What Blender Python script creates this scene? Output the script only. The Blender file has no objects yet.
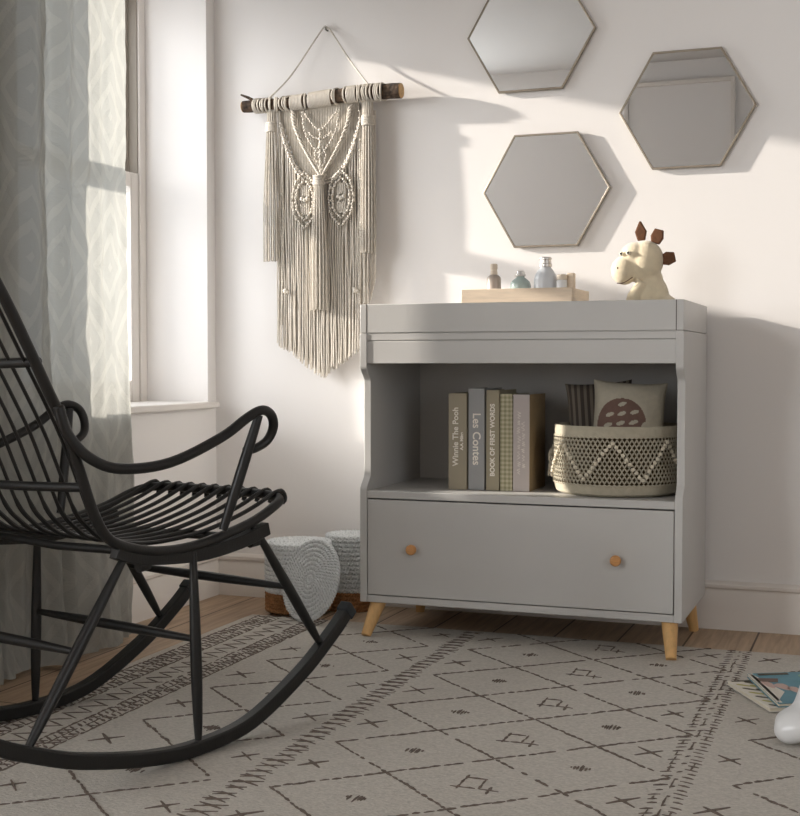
import bpy, math, random
from mathutils import Vector, Matrix, noise
from math import sin, cos, pi, radians, atan, sqrt
random.seed(7)
scene = bpy.context.scene
COL = scene.collection

# ------------------------------------------------------------------ camera
cam_d = bpy.data.cameras.new('camera')
cam = bpy.data.objects.new('camera', cam_d); COL.objects.link(cam)
cam_d.sensor_fit = 'HORIZONTAL'; cam_d.sensor_width = 36.0
cam_d.lens = 36.0 * 1300.0 / 800.0
cam_d.clip_start = 0.05
cam.location = (0.0, -4.087, 0.82)
cam.rotation_euler = (pi/2 - atan(45/1300), 0, atan(485/1300))
scene.camera = cam

# ------------------------------------------------------------------ light
def lin(c):
    def f(v):
        v /= 255.0
        return v/12.92 if v <= 0.04045 else ((v+0.055)/1.055)**2.4
    return (f(c[0]), f(c[1]), f(c[2]), 1.0)

world = bpy.data.worlds.new('sky'); scene.world = world
world.use_nodes = True
bg = world.node_tree.nodes['Background']
bg.inputs[0].default_value = (0.86, 0.92, 1.0, 1)
bg.inputs[1].default_value = 1.0

SUN = Vector((1.0, 0.185, -0.255)).normalized()
def light(name, kind, energy, color, loc=(0, 0, 0), direction=(0, 0, -1), **kw):
    d = bpy.data.lights.new(name, kind); d.energy = energy; d.color = color
    for k, v in kw.items(): setattr(d, k, v)
    o = bpy.data.objects.new(name, d); COL.objects.link(o)
    o.location = loc
    o.rotation_euler = Vector(direction).to_track_quat('-Z', 'Y').to_euler()
    return o
light('sun', 'SUN', 6.8, (1.0, 0.91, 0.82), direction=SUN, angle=radians(1.2))
# added second soft sun, lifts reveal and back wall like sky haze
light('soft_fill_sun', 'SUN', 2.9, (1.0, 0.97, 0.96), direction=(1, 0.42, -0.30), angle=radians(38))
# sky daylight at the curtained window, then two added fill lamps
light('window_daylight', 'AREA', 4.5, (0.95, 0.97, 1.0), loc=(-2.60, -0.52, 1.41), direction=(1, 0, 0), shape='RECTANGLE', size=0.9, size_y=1.45)
light('added_fill_right', 'AREA', 14.0, (0.97, 0.99, 1.0), loc=(2.25, -3.8, 1.7), direction=(-1, 0, 0), shape='RECTANGLE', size=1.8, size_y=1.8)  # added room fill, placed at an invented window in the right wall
light('added_fill_rear', 'AREA', 84.0, (0.96, 0.985, 1.0), loc=(-3.8, -6.10, 1.7), direction=(0.25, 1, 0), shape='RECTANGLE', size=1.4, size_y=1.8)  # added fill for cabinet and rug, at an invented rear-wall window

vs = scene.view_settings
vs.view_transform = 'Standard'; vs.look = 'None'; vs.gamma = 1.0; vs.use_curve_mapping = False
vs.exposure = 0.54

# ------------------------------------------------------------------ materials
def mat(name, color, rough=0.6, metal=0.0, bump=0.0, scale=60.0, vary=0.0, var_scale=6.0, stretch=None, sheen=0.0, spec=None):
    m = bpy.data.materials.new(name); m.use_nodes = True
    nt = m.node_tree; b = nt.nodes['Principled BSDF']
    b.inputs['Base Color'].default_value = lin(color)
    b.inputs['Roughness'].default_value = rough
    b.inputs['Metallic'].default_value = metal
    if sheen: b.inputs['Sheen Weight'].default_value = sheen
    if spec is not None: b.inputs['Specular IOR Level'].default_value = spec
    tc = nt.nodes.new('ShaderNodeTexCoord'); src = tc.outputs['Object']
    if stretch:
        mp = nt.nodes.new('ShaderNodeMapping'); mp.inputs['Scale'].default_value = stretch
        nt.links.new(src, mp.inputs['Vector']); src = mp.outputs['Vector']
    if vary:
        n = nt.nodes.new('ShaderNodeTexNoise'); n.inputs['Scale'].default_value = var_scale; n.inputs['Detail'].default_value = 4
        nt.links.new(src, n.inputs['Vector'])
        mr = nt.nodes.new('ShaderNodeMapRange'); mr.inputs['From Min'].default_value = 0.3; mr.inputs['From Max'].default_value = 0.7
        mr.inputs['To Min'].default_value = 1 - vary; mr.inputs['To Max'].default_value = 1 + vary
        nt.links.new(n.outputs['Fac'], mr.inputs['Value'])
        vm = nt.nodes.new('ShaderNodeVectorMath'); vm.operation = 'SCALE'
        vm.inputs[0].default_value = lin(color)[:3]
        nt.links.new(mr.outputs['Result'], vm.inputs['Scale'])
        nt.links.new(vm.outputs[0], b.inputs['Base Color'])
    if bump:
        n = nt.nodes.new('ShaderNodeTexNoise'); n.inputs['Scale'].default_value = scale; n.inputs['Detail'].default_value = 5
        nt.links.new(src, n.inputs['Vector'])
        bp = nt.nodes.new('ShaderNodeBump'); bp.inputs['Strength'].default_value = bump; bp.inputs['Distance'].default_value = 0.004
        nt.links.new(n.outputs['Fac'], bp.inputs['Height']); nt.links.new(bp.outputs['Normal'], b.inputs['Normal'])
    return m

M = {}
M['wall'] = mat('wall_paint', (236, 232, 229), 0.85, bump=0.05, scale=120)
M['ceiling'] = mat('ceiling_paint', (196, 192, 188), 0.9, bump=0.05, scale=100)
M['trim'] = mat('trim_paint', (228, 221, 214), 0.5, bump=0.03, scale=80)
M['frame_white'] = mat('window_frame_paint', (226, 220, 214), 0.45, bump=0.02)
M['track'] = mat('window_track_plastic', (150, 142, 132), 0.5, bump=0.02)
M['cabinet'] = mat('grey_cabinet_paint', (197, 195, 192), 0.42, bump=0.03, scale=200, vary=0.015)
M['cabinet_gap'] = mat('cabinet_gap_dark', (92, 88, 84), 0.8, bump=0.02)
M['leg_wood'] = mat('pale_leg_wood', (214, 170, 112), 0.5, bump=0.1, scale=40, vary=0.12, var_scale=14, stretch=(6, 6, 1))
M['knob_wood'] = mat('orange_knob_wood', (208, 150, 92), 0.45, bump=0.06, vary=0.12, var_scale=50, stretch=(1, 1, 6))
M['box_wood'] = mat('pale_box_wood', (226, 207, 184), 0.55, bump=0.08, vary=0.07, var_scale=16, stretch=(1, 1, 9))
M['chair'] = mat('black_chair_paint', (9, 8.5, 8), 0.42, bump=0.12, scale=90, vary=0.2, var_scale=30, stretch=(3, 3, 1))
M['chair_cap'] = mat('black_end_rubber', (26, 30, 34), 0.7, bump=0.1)
M['mirror'] = mat('mirror_glass', (196, 199, 201), 0.01, 1.0)
M['mirror_frame'] = mat('brushed_brass', (150, 140, 126), 0.4, 0.8, bump=0.04, scale=200)
M['cord'] = mat('macrame_cotton', (202, 194, 182), 0.95, bump=0.5, scale=500, vary=0.10, var_scale=60)
M['cord_light'] = mat('macrame_cotton_light', (214, 206, 195), 0.95, bump=0.5, scale=500, vary=0.06, var_scale=60)
M['bark'] = mat('brown_bark', (70, 54, 40), 0.9, bump=1.0, scale=90, vary=0.85, var_scale=55, stretch=(1, 1, 1))
M['cut_wood'] = mat('cut_branch_wood', (196, 158, 112), 0.8, bump=0.2, vary=0.2, var_scale=60)
M['steel'] = mat('steel', (150, 146, 140), 0.35, 1.0, bump=0.02)
M['rug'] = mat('beige_rug_wool', (196, 190, 181), 1.0, bump=1.0, scale=120, vary=0.16, var_scale=130, stretch=(1, 2.2, 1))
M['rug_dark'] = mat('dark_rug_wool', (112, 99, 90), 1.0, bump=0.9, scale=260, vary=0.25, var_scale=90)
M['basket_cotton'] = mat('cream_basket_cotton', (176, 168, 149), 0.9, bump=0.4, scale=300, vary=0.08, var_scale=60)
M['basket_tuft'] = mat('basket_tuft_cotton', (226, 216, 196), 0.95, bump=0.5, scale=400, vary=0.1, var_scale=80)
M['basket_inside'] = mat('basket_lining', (92, 80, 62), 0.95, bump=0.3)
M['white_rope'] = mat('white_basket_rope', (216, 218, 218), 0.9, bump=0.5, scale=260, vary=0.07, var_scale=60)
M['jute'] = mat('brown_basket_jute', (158, 112, 72), 0.95, bump=0.7, scale=160, vary=0.25, var_scale=60)
M['pillow'] = mat('oatmeal_linen', (188, 180, 162), 0.95, bump=0.5, scale=420, vary=0.05, var_scale=90)
M['print_brown'] = mat('brown_print', (120, 94, 84), 0.95, bump=0.4, scale=420, vary=0.06, var_scale=90)
M['stripe_dark'] = mat('dark_stripe_cloth', (80, 72, 66), 0.95, bump=0.4, scale=420)
M['stripe_light'] = mat('taupe_stripe_cloth', (126, 116, 104), 0.95, bump=0.4, scale=420)
M['plush'] = mat('cream_plush', (222, 207, 178), 1.0, bump=0.5, scale=500, vary=0.05, var_scale=60, sheen=0.5)
M['plush_tan'] = mat('tan_plush', (206, 180, 138), 1.0, bump=0.5, scale=500, vary=0.05, var_scale=60, sheen=0.5)
M['plush_white'] = mat('white_felt', (238, 228, 208), 1.0, bump=0.3, scale=500)
M['plush_brown'] = mat('brown_felt', (104, 70, 48), 1.0, bump=0.5, scale=300, vary=0.12, var_scale=120)
M['black'] = mat('black_bead', (14, 12, 12), 0.25, bump=0.01)
M['thread'] = mat('brown_thread', (84, 56, 44), 0.9, bump=0.1)
M['white_gloss'] = mat('white_gloss_ceramic', (226, 226, 226), 0.28, bump=0.01, scale=20)
M['cap_metal'] = mat('brushed_cap_metal', (206, 202, 198), 0.32, 0.8, bump=0.03)
M['cream_cap'] = mat('cream_cap', (222, 208, 190), 0.5, bump=0.03)
M['taupe_jar'] = mat('taupe_bottle_plastic', (176, 164, 154), 0.35, bump=0.02, vary=0.05)
M['teal_glass'] = mat('pale_teal_glass', (172, 188, 184), 0.15, bump=0.01, vary=0.06)
M['blue_white'] = mat('pale_blue_ceramic', (212, 215, 219), 0.3, bump=0.02)
M['paper'] = mat('book_pages', (214, 204, 184), 0.9, bump=0.4, scale=300, stretch=(8, 1, 1))
M['book_taupe'] = mat('taupe_book_cloth', (168, 158, 138), 0.8, bump=0.3, scale=500)
M['book_grey'] = mat('grey_book_cloth', (164, 164, 164), 0.7, bump=0.3, scale=500)
M['book_olive'] = mat('olive_beige_book_cloth', (166, 156, 134), 0.8, bump=0.3, scale=500)
M['book_lilac'] = mat('pale_lilac_book_cloth', (190, 180, 176), 0.7, bump=0.2, scale=500)
M['book_cover_tan'] = mat('tan_book_cover', (150, 128, 96), 0.7, bump=0.2, scale=300, vary=0.15, var_scale=12)
M['print_white'] = mat('white_lettering', (244, 238, 228), 0.6, bump=0.01)
M['floor_gap'] = None

def floor_material():
    m = bpy.data.materials.new('oak_floor_planks'); m.use_nodes = True
    nt = m.node_tree; b = nt.nodes['Principled BSDF']; b.inputs['Roughness'].default_value = 0.5
    tc = nt.nodes.new('ShaderNodeTexCoord')
    mp = nt.nodes.new('ShaderNodeMapping'); mp.inputs['Rotation'].default_value = (0, 0, pi/2); mp.inputs['Location'].default_value = (0.1, 0.35, 0)
    nt.links.new(tc.outputs['Object'], mp.inputs['Vector'])
    br = nt.nodes.new('ShaderNodeTexBrick')
    br.inputs['Color1'].default_value = lin((192, 167, 140)); br.inputs['Color2'].default_value = lin((178, 152, 126))
    br.inputs['Mortar'].default_value = lin((84, 66, 52)); br.inputs['Scale'].default_value = 1.0
    br.inputs['Mortar Size'].default_value = 0.003; br.inputs['Brick Width'].default_value = 1.6; br.inputs['Row Height'].default_value = 0.19
    nt.links.new(mp.outputs[0], br.inputs['Vector'])
    mp2 = nt.nodes.new('ShaderNodeMapping'); mp2.inputs['Scale'].default_value = (22, 1.6, 1)
    nt.links.new(tc.outputs['Object'], mp2.inputs['Vector'])
    n = nt.nodes.new('ShaderNodeTexNoise'); n.inputs['Scale'].default_value = 2.5; n.inputs['Detail'].default_value = 8; n.inputs['Distortion'].default_value = 0.6
    nt.links.new(mp2.outputs[0], n.inputs['Vector'])
    cr = nt.nodes.new('ShaderNodeValToRGB'); cr.color_ramp.elements[0].position = 0.35; cr.color_ramp.elements[0].color = (0.72, 0.70, 0.68, 1)
    cr.color_ramp.elements[1].position = 0.65; cr.color_ramp.elements[1].color = (1.05, 1.04, 1.03, 1)
    nt.links.new(n.outputs['Fac'], cr.inputs['Fac'])
    mx = nt.nodes.new('ShaderNodeMix'); mx.data_type = 'RGBA'; mx.blend_type = 'MULTIPLY'; mx.inputs['Factor'].default_value = 1.0
    nt.links.new(br.outputs['Color'], mx.inputs['A']); nt.links.new(cr.outputs['Color'], mx.inputs['B'])
    nt.links.new(mx.outputs['Result'], b.inputs['Base Color'])
    bp = nt.nodes.new('ShaderNodeBump'); bp.inputs['Strength'].default_value = 0.2; bp.inputs['Distance'].default_value = 0.003
    nt.links.new(n.outputs['Fac'], bp.inputs['Height']); nt.links.new(bp.outputs[0], b.inputs['Normal'])
    return m
M['floor'] = floor_material()

def glass_material():
    m = bpy.data.materials.new('window_glass'); m.use_nodes = True
    nt = m.node_tree; nt.nodes.clear()
    out = nt.nodes.new('ShaderNodeOutputMaterial'); mx = nt.nodes.new('ShaderNodeMixShader'); mx.inputs[0].default_value = 0.05
    t = nt.nodes.new('ShaderNodeBsdfTransparent'); t.inputs[0].default_value = (0.97, 0.98, 0.98, 1)
    g = nt.nodes.new('ShaderNodeBsdfGlossy'); g.inputs['Roughness'].default_value = 0.02
    nt.links.new(t.outputs[0], mx.inputs[1]); nt.links.new(g.outputs[0], mx.inputs[2]); nt.links.new(mx.outputs[0], out.inputs[0])
    return m
M['glass'] = glass_material()

def curtain_material():
    m = bpy.data.materials.new('sheer_jacquard_curtain'); m.use_nodes = True
    nt = m.node_tree; nt.nodes.clear(); L = nt.links.new
    out = nt.nodes.new('ShaderNodeOutputMaterial')
    uv = nt.nodes.new('ShaderNodeUVMap'); uv.uv_map = 'cloth'
    sep = nt.nodes.new('ShaderNodeSeparateXYZ'); L(uv.outputs[0], sep.inputs[0])
    def math(op, a, b=None, c=None):
        n = nt.nodes.new('ShaderNodeMath'); n.operation = op
        for i, v in enumerate((a, b, c)):
            if v is None: continue
            if isinstance(v, (int, float)): n.inputs[i].default_value = v
            else: L(v, n.inputs[i])
        return n.outputs[0]
    # nested diamonds woven in the cloth (u, v in metres along the cloth)
    tu = math('ABSOLUTE', math('SUBTRACT', math('FRACT', math('DIVIDE', sep.outputs[0], 0.30)), 0.5))
    tv = math('ABSOLUTE', math('SUBTRACT', math('FRACT', math('DIVIDE', sep.outputs[1], 0.44)), 0.5))
    d = math('ADD', tu, tv)
    w = math('ABSOLUTE', math('SUBTRACT', math('FRACT', math('MULTIPLY', d, 5.0)), 0.5))
    line = math('GREATER_THAN', w, 0.33)
    fine = nt.nodes.new('ShaderNodeTexNoise'); fine.inputs['Scale'].default_value = 260; L(uv.outputs[0], fine.inputs['Vector'])
    crease = nt.nodes.new('ShaderNodeTexNoise'); crease.inputs['Scale'].default_value = 9; crease.inputs['Detail'].default_value = 6; crease.inputs['Distortion'].default_value = 1.2
    L(uv.outputs[0], crease.inputs['Vector'])
    h = math('ADD', math('MULTIPLY', line, 0.5), math('ADD', math('MULTIPLY', fine.outputs['Fac'], 0.15), math('MULTIPLY', crease.outputs['Fac'], 1.6)))
    bp = nt.nodes.new('ShaderNodeBump'); bp.inputs['Strength'].default_value = 0.55; bp.inputs['Distance'].default_value = 0.012; L(h, bp.inputs['Height'])
    c = nt.nodes.new('ShaderNodeMix'); c.data_type = 'RGBA'; L(line, c.inputs['Factor'])
    c.inputs['A'].default_value = lin((176, 175, 169)); c.inputs['B'].default_value = lin((183, 182, 175))
    df = nt.nodes.new('ShaderNodeBsdfDiffuse'); L(c.outputs['Result'], df.inputs[0]); L(bp.outputs[0], df.inputs['Normal'])
    tr = nt.nodes.new('ShaderNodeBsdfTranslucent'); L(c.outputs['Result'], tr.inputs[0]); L(bp.outputs[0], tr.inputs['Normal'])
    tp = nt.nodes.new('ShaderNodeBsdfTransparent')
    m1 = nt.nodes.new('ShaderNodeMixShader'); m1.inputs[0].default_value = 0.36; L(df.outputs[0], m1.inputs[1]); L(tr.outputs[0], m1.inputs[2])
    m2 = nt.nodes.new('ShaderNodeMixShader')
    L(math('SUBTRACT', 0.03, math('MULTIPLY', line, 0.008)), m2.inputs[0]); L(m1.outputs[0], m2.inputs[1]); L(tp.outputs[0], m2.inputs[2])
    L(m2.outputs[0], out.inputs[0])
    return m
M['curtain'] = curtain_material()

def checker_cover(name, a, b_, scale):
    m = mat(name, a, 0.8)
    nt = m.node_tree; b = nt.nodes['Principled BSDF']
    tc = nt.nodes.new('ShaderNodeTexCoord'); mp = nt.nodes.new('ShaderNodeMapping'); mp.inputs['Scale'].default_value = (scale,)*3
    nt.links.new(tc.outputs['Object'], mp.inputs[0])
    sep = nt.nodes.new('ShaderNodeSeparateXYZ'); nt.links.new(mp.outputs[0], sep.inputs[0])
    outs = []
    for k in (0, 2):
        f = nt.nodes.new('ShaderNodeMath'); f.operation = 'FRACT'; nt.links.new(sep.outputs[k], f.inputs[0])
        g = nt.nodes.new('ShaderNodeMath'); g.operation = 'GREATER_THAN'; g.inputs[1].default_value = 0.5; nt.links.new(f.outputs[0], g.inputs[0])
        outs.append(g.outputs[0])
    ad = nt.nodes.new('ShaderNodeMath'); ad.operation = 'ADD'; nt.links.new(outs[0], ad.inputs[0]); nt.links.new(outs[1], ad.inputs[1])
    hf = nt.nodes.new('ShaderNodeMath'); hf.operation = 'MULTIPLY'; hf.inputs[1].default_value = 0.5; nt.links.new(ad.outputs[0], hf.inputs[0])
    mx = nt.nodes.new('ShaderNodeMix'); mx.data_type = 'RGBA'; mx.inputs['A'].default_value = lin(a); mx.inputs['B'].default_value = lin(b_)
    nt.links.new(hf.outputs[0], mx.inputs['Factor']); nt.links.new(mx.outputs['Result'], b.inputs['Base Color'])
    return m
M['gingham'] = checker_cover('gingham_book_cloth', (196, 188, 160), (146, 142, 112), 75)

# ------------------------------------------------------------------ mesh helpers
def catmull(P, n=8, closed=False):
    P = [Vector(p) for p in P]; out = []
    N = len(P); rng = range(N) if closed else range(N-1)
    for i in rng:
        if closed: a, b, c, d = P[(i-1) % N], P[i], P[(i+1) % N], P[(i+2) % N]
        else:
            b, c = P[i], P[i+1]; a = P[i-1] if i > 0 else b + (b-c); d = P[i+2] if i+2 < N else c + (c-b)
        for k in range(n):
            t = k/n
            out.append(0.5*((2*b) + (c-a)*t + (2*a-5*b+4*c-d)*t*t + (3*b-a-3*c+d)*t**3))
    if not closed: out.append(P[-1].copy())
    return out

class MB:
    def __init__(s): s.v = []; s.f = []; s.m = []
    def add(s, verts, faces, mi=0):
        o = len(s.v); s.v += [Vector(p) for p in verts]
        for k, f in enumerate(faces):
            s.f.append([i+o for i in f]); s.m.append(mi)
        return s
    def box(s, x0, x1, y0, y1, z0, z1, mi=0, T=None):
        v = [Vector((x, y, z)) for x in (x0, x1) for y in (y0, y1) for z in (z0, z1)]
        if T: v = [T @ p for p in v]
        return s.add(v, [(0, 1, 3, 2), (4, 6, 7, 5), (0, 4, 5, 1), (2, 3, 7, 6), (0, 2, 6, 4), (1, 5, 7, 3)], mi)
    def prism(s, poly, axis, a, b, mi=0, T=None):
        n = len(poly)
        def P(p, t):
            q = {'x': (t, p[0], p[1]), 'y': (p[0], t, p[1]), 'z': (p[0], p[1], t)}[axis]
            q = Vector(q); return T @ q if T else q
        v = [P(p, a) for p in poly] + [P(p, b) for p in poly]
        f = [list(range(n))[::-1], list(range(n, 2*n))] + [(i, (i+1) % n, n+(i+1) % n, n+i) for i in range(n)]
        return s.add(v, f, mi)
    def tube(s, P, r, seg=10, closed=False, mi=0, cap=True, up=None, prof=None):
        P = [Vector(p) for p in P]; N = len(P)
        R = r if isinstance(r, (list, tuple)) else [r]*N
        T = []
        for i in range(N):
            a = P[(i-1) % N] if (closed or i > 0) else P[i]; b = P[(i+1) % N] if (closed or i < N-1) else P[i]
            t = (b-a); T.append(t.normalized() if t.length > 1e-9 else Vector((0, 0, 1)))
        nrm = Vector(up) if up is not None else (Vector((0, 0, 1)) if abs(T[0].z) < 0.9 else Vector((1, 0, 0)))
        verts = []
        for i in range(N):
            if up is not None: nrm = Vector(up)
            nrm = (nrm - T[i]*nrm.dot(T[i])).normalized(); bn = T[i].cross(nrm)
            if prof:
                for (a, b) in prof: verts.append(P[i] + nrm*a*R[i] + bn*b*R[i])
            else:
                for k in range(seg):
                    an = 2*pi*k/seg; verts.append(P[i] + (nrm*cos(an) + bn*sin(an))*R[i])
        if prof: seg = len(prof)
        f = []
        for i in range(N if closed else N-1):
            j = (i+1) % N
            for k in range(seg):
                l = (k+1) % seg; f.append((i*seg+k, i*seg+l, j*seg+l, j*seg+k))
        if cap and not closed: f += [list(range(seg))[::-1], [(N-1)*seg+k for k in range(seg)]]
        return s.add(verts, f, mi)
    def lathe(s, prof, c=(0, 0, 0), seg=32, mi=0, T=None, cap=True, sx=1, sy=1):
        c = Vector(c); v = []
        for (r, z) in prof:
            for k in range(seg):
                a = 2*pi*k/seg; p = Vector((r*cos(a)*sx, r*sin(a)*sy, z)); p = (T @ p if T else p) + c; v.append(p)
        f = [(i*seg+k, i*seg+(k+1) % seg, (i+1)*seg+(k+1) % seg, (i+1)*seg+k) for i in range(len(prof)-1) for k in range(seg)]
        if cap:
            f.append(list(range(seg))[::-1]); f.append([(len(prof)-1)*seg+k for k in range(seg)])
        return s.add(v, f, mi)
    def ball(s, c, r, seg=12, rings=8, mi=0, T=None):
        rr = r if isinstance(r, (list, tuple)) else (r, r, r); c = Vector(c); v = []; f = []
        for i in range(1, rings):
            ph = pi*i/rings
            for k in range(seg):
                a = 2*pi*k/seg; p = Vector((rr[0]*sin(ph)*cos(a), rr[1]*sin(ph)*sin(a), rr[2]*cos(ph))); v.append((T @ p if T else p)+c)
        t = Vector((0, 0, rr[2])); t = T @ t if T else t
        v += [c+t, c-t]; n = (rings-1)*seg
        for i in range(rings-2):
            for k in range(seg): f.append((i*seg+k, (i+1)*seg+k, (i+1)*seg+(k+1) % seg, i*seg+(k+1) % seg))
        for k in range(seg):
            f.append((n, k, (k+1) % seg)); f.append((n+1, (rings-2)*seg+(k+1) % seg, (rings-2)*seg+k))
        return s.add(v, f, mi)
    def build(s, name, mats, parent=None, bevel=0.0, smooth=True, sharp=0.7, seg=2, fix=True):
        me = bpy.data.meshes.new(name)
        off = Vector(parent_loc(parent)) if parent else Vector((0, 0, 0))
        me.from_pydata([tuple(p-off) for p in s.v], [], s.f)
        if not isinstance(mats, (list, tuple)): mats = [mats]
        for m in mats: me.materials.append(m)
        me.polygons.foreach_set('material_index', s.m)
        if fix:
            import bmesh
            bm = bmesh.new(); bm.from_mesh(me); bmesh.ops.recalc_face_normals(bm, faces=bm.faces); bm.to_mesh(me); bm.free()
        if smooth:
            me.polygons.foreach_set('use_smooth', [True]*len(me.polygons)); me.set_sharp_from_angle(angle=sharp)
        me.update()
        o = bpy.data.objects.new(name, me); COL.objects.link(o)
        if parent: o.parent = parent
        if bevel:
            b = o.modifiers.new('bevel', 'BEVEL'); b.width = bevel; b.segments = seg; b.limit_method = 'ANGLE'; b.angle_limit = radians(40)
        return o

def parent_loc(p):
    l = Vector((0, 0, 0))
    while p: l += p.location; p = p.parent
    return l
def thing(name, loc, label, cat, group=None):
    o = bpy.data.objects.new(name, None); COL.objects.link(o); o.location = loc; o.empty_display_size = 0.05
    return tag(o, label, cat, group)
def tag(o, label, cat, group=None):
    o['label'] = label; o['category'] = cat
    if group: o['group'] = group
    return o
def struct(o): o['kind'] = 'structure'; return o

# ------------------------------------------------------------------ room
XL, XR, YB, ZC = -2.221, 2.3, -6.16, 3.15
XJ, YJ = -4.6, -2.85      # behind the curtain the room widens to the left
WY0, WY1, WZ0, WZ1 = -1.11, -0.058, 0.664, 2.15
struct(MB().box(-2.6, XR+.1, YB-.1, 0.1, -0.08, 0.0).box(XJ, -2.6, YB-.1, YJ+.1, -0.08, 0.0).build('floor', M['floor'], smooth=False))
struct(MB().box(-2.6, XR+.1, YB-.1, 0.1, ZC, ZC+.1).box(XJ, -2.6, YB-.1, YJ+.1, ZC, ZC+.1).build('ceiling', M['ceiling'], smooth=False))
struct(MB().box(-2.6, XR+.1, 0.0, 0.1, 0, ZC).build('wall_back', M['wall'], smooth=False))
RY0, RY1, RZ0, RZ1 = -4.7, -2.9, 0.8, 2.6
w = MB()
w.box(XR, XR+.1, YB, RY0, 0, ZC); w.box(XR, XR+.1, RY1, 0, 0, ZC)
w.box(XR, XR+.1, RY0, RY1, 0, RZ0); w.box(XR, XR+.1, RY0, RY1, RZ1, ZC)
struct(w.build('wall_right', M['wall'], smooth=False))
WX = -2.56
w = MB()
w.box(WX, XL, YJ, WY0, 0, ZC); w.box(XJ, WX, YJ, YJ+.1, 0, ZC); w.box(XJ-.1, XJ, YB, YJ, 0, ZC); w.box(WX, XL, WY1, 0, 0, ZC)
w.box(WX, XL, WY0, WY1, 0, WZ0); w.box(WX, XL, WY0, WY1, WZ1, ZC)
struct(w.build('wall_left', M['wall'], smooth=False))
struct(MB().box(XJ, -4.5, YB-.1, YB, 0, ZC).box(-3.1, XR, YB-.1, YB, 0, ZC).box(-4.5, -3.1, YB-.1, YB, 0, .8).box(-4.5, -3.1, YB-.1, YB, 2.6, ZC).build('wall_rear', M['wall'], smooth=False))
# baseboards, moulded profile (depth from wall, height)
BB = [(0, 0), (0.018, 0), (0.018, 0.112), (0.013, 0.118), (0.013, 0.124), (0.021, 0.130), (0.021, 0.139), (0.012, 0.147), (0, 0.149)]
struct(MB().prism([(-d, z) for d, z in BB], 'x', XL, XR).build('baseboard_back', M['trim']))
struct(MB().prism([(XL+d, z) for d, z in BB], 'y', YJ, 0).build('baseboard_left', M['trim']))
struct(MB().prism([(XR-d, z) for d, z in BB], 'y', YB, 0).build('baseboard_right', M['trim']))
# window in the left wall
win = bpy.data.objects.new('window_1', None); COL.objects.link(win); win.location = (-2.5, -0.67, WZ0); struct(win)
f = MB()
def ring(mb, x0, x1, y0, y1, z0, z1, wy, wz0, wz1, mi=0):
    mb.box(x0, x1, y0, y0+wy, z0, z1, mi); mb.box(x0, x1, y1-wy, y1, z0, z1, mi)
    mb.box(x0, x1, y0+wy, y1-wy, z0, z0+wz0, mi); mb.box(x0, x1, y0+wy, y1-wy, z1-wz1, z1, mi)
ring(f, -2.56, -2.464, WY0, WY1, WZ0, WZ1, 0.040, 0.02, 0.04)
f.build('window_frame', M['frame_white'], win, bevel=0.003)
f = MB(); f.box(-2.545, -2.505, WY1-.052, WY1-.040, 1.47, WZ1-.04); f.box(-2.545, -2.505, WY0+.040, WY0+.052, 1.47, WZ1-.04)
f.box(-2.506, -2.472, WY1-.046, WY1-.0405, 1.487, WZ1-.04); f.build('sash_track', M['track'], win)
f = MB(); ring(f, -2.508, -2.470, WY0+.042, WY1-.042, WZ0+.02, 1.485, 0.048, 0.075, 0.052)
f.build('lower_sash', M['frame_white'], win, bevel=0.004)
f = MB(); ring(f, -2.552, -2.514, WY0+.054, WY1-.054, 1.43, WZ1-.04, 0.040, 0.05, 0.05)
f.build('upper_sash', M['frame_white'], win, bevel=0.004)
MB().box(-2.491, -2.487, WY0+.088, WY1-.088, WZ0+.09, 1.44).build('lower_pane', M['glass'], win, smooth=False)
MB().box(-2.535, -2.531, WY0+.09, WY1-.09, 1.47, WZ1-.085).build('upper_pane', M['glass'], win, smooth=False)
MB().box(-2.464, XL+.035, WY0-.03, WY1+.024, WZ0-.002, WZ0+.021).build('window_sill', M['frame_white'], win, bevel=0.005)
# unseen windows added for fill light and the tall closet door the mirrors reflect
w2 = bpy.data.objects.new('added_window_right', None); COL.objects.link(w2); w2.location = (XR, -3.8, RZ0); struct(w2)  # invented opening in the right wall, houses the added fill lamp
f = MB()
for (a, b) in ((RY0, RY0+.06), (-3.83, -3.77), (RY1-.06, RY1)): f.box(XR+.02, XR+.08, a, b, RZ0, RZ1)
for (a, b) in ((RZ0, RZ0+.06), (1.68, 1.73), (RZ1-.06, RZ1)): f.box(XR+.025, XR+.075, RY0, RY1, a, b)
f.build('window_frame', M['frame_white'], w2, bevel=0.003)
MB().box(XR+.048, XR+.052, RY0+.02, RY1-.02, RZ0+.02, RZ1-.02).build('pane', M['glass'], w2, smooth=False)
w3 = bpy.data.objects.new('added_window_rear', None); COL.objects.link(w3); w3.location = (-3.8, YB, .8); struct(w3)  # invented rear-left window, put in to carry the stronger fill lamp
f = MB()
for (a, b) in ((-4.5, -4.44), (-3.83, -3.77), (-3.16, -3.1)): f.box(a, b, YB-.08, YB-.02, .8, 2.6)
for (a, b) in ((.8, .86), (1.68, 1.73), (2.54, 2.6)): f.box(-4.5, -3.1, YB-.075, YB-.025, a, b)
f.build('window_frame', M['frame_white'], w3, bevel=0.003)
MB().box(-4.48, -3.12, YB-.052, YB-.048, .82, 2.58).build('pane', M['glass'], w3, smooth=False)
dr = bpy.data.objects.new('door_1', None); COL.objects.link(dr); dr.location = (-1.6, YB, 0); struct(dr)
MB().box(-1.90, -1.12, YB, YB+.03, 0, 2.96).build('door_panel', M['wall'], dr, bevel=0.003)
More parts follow.
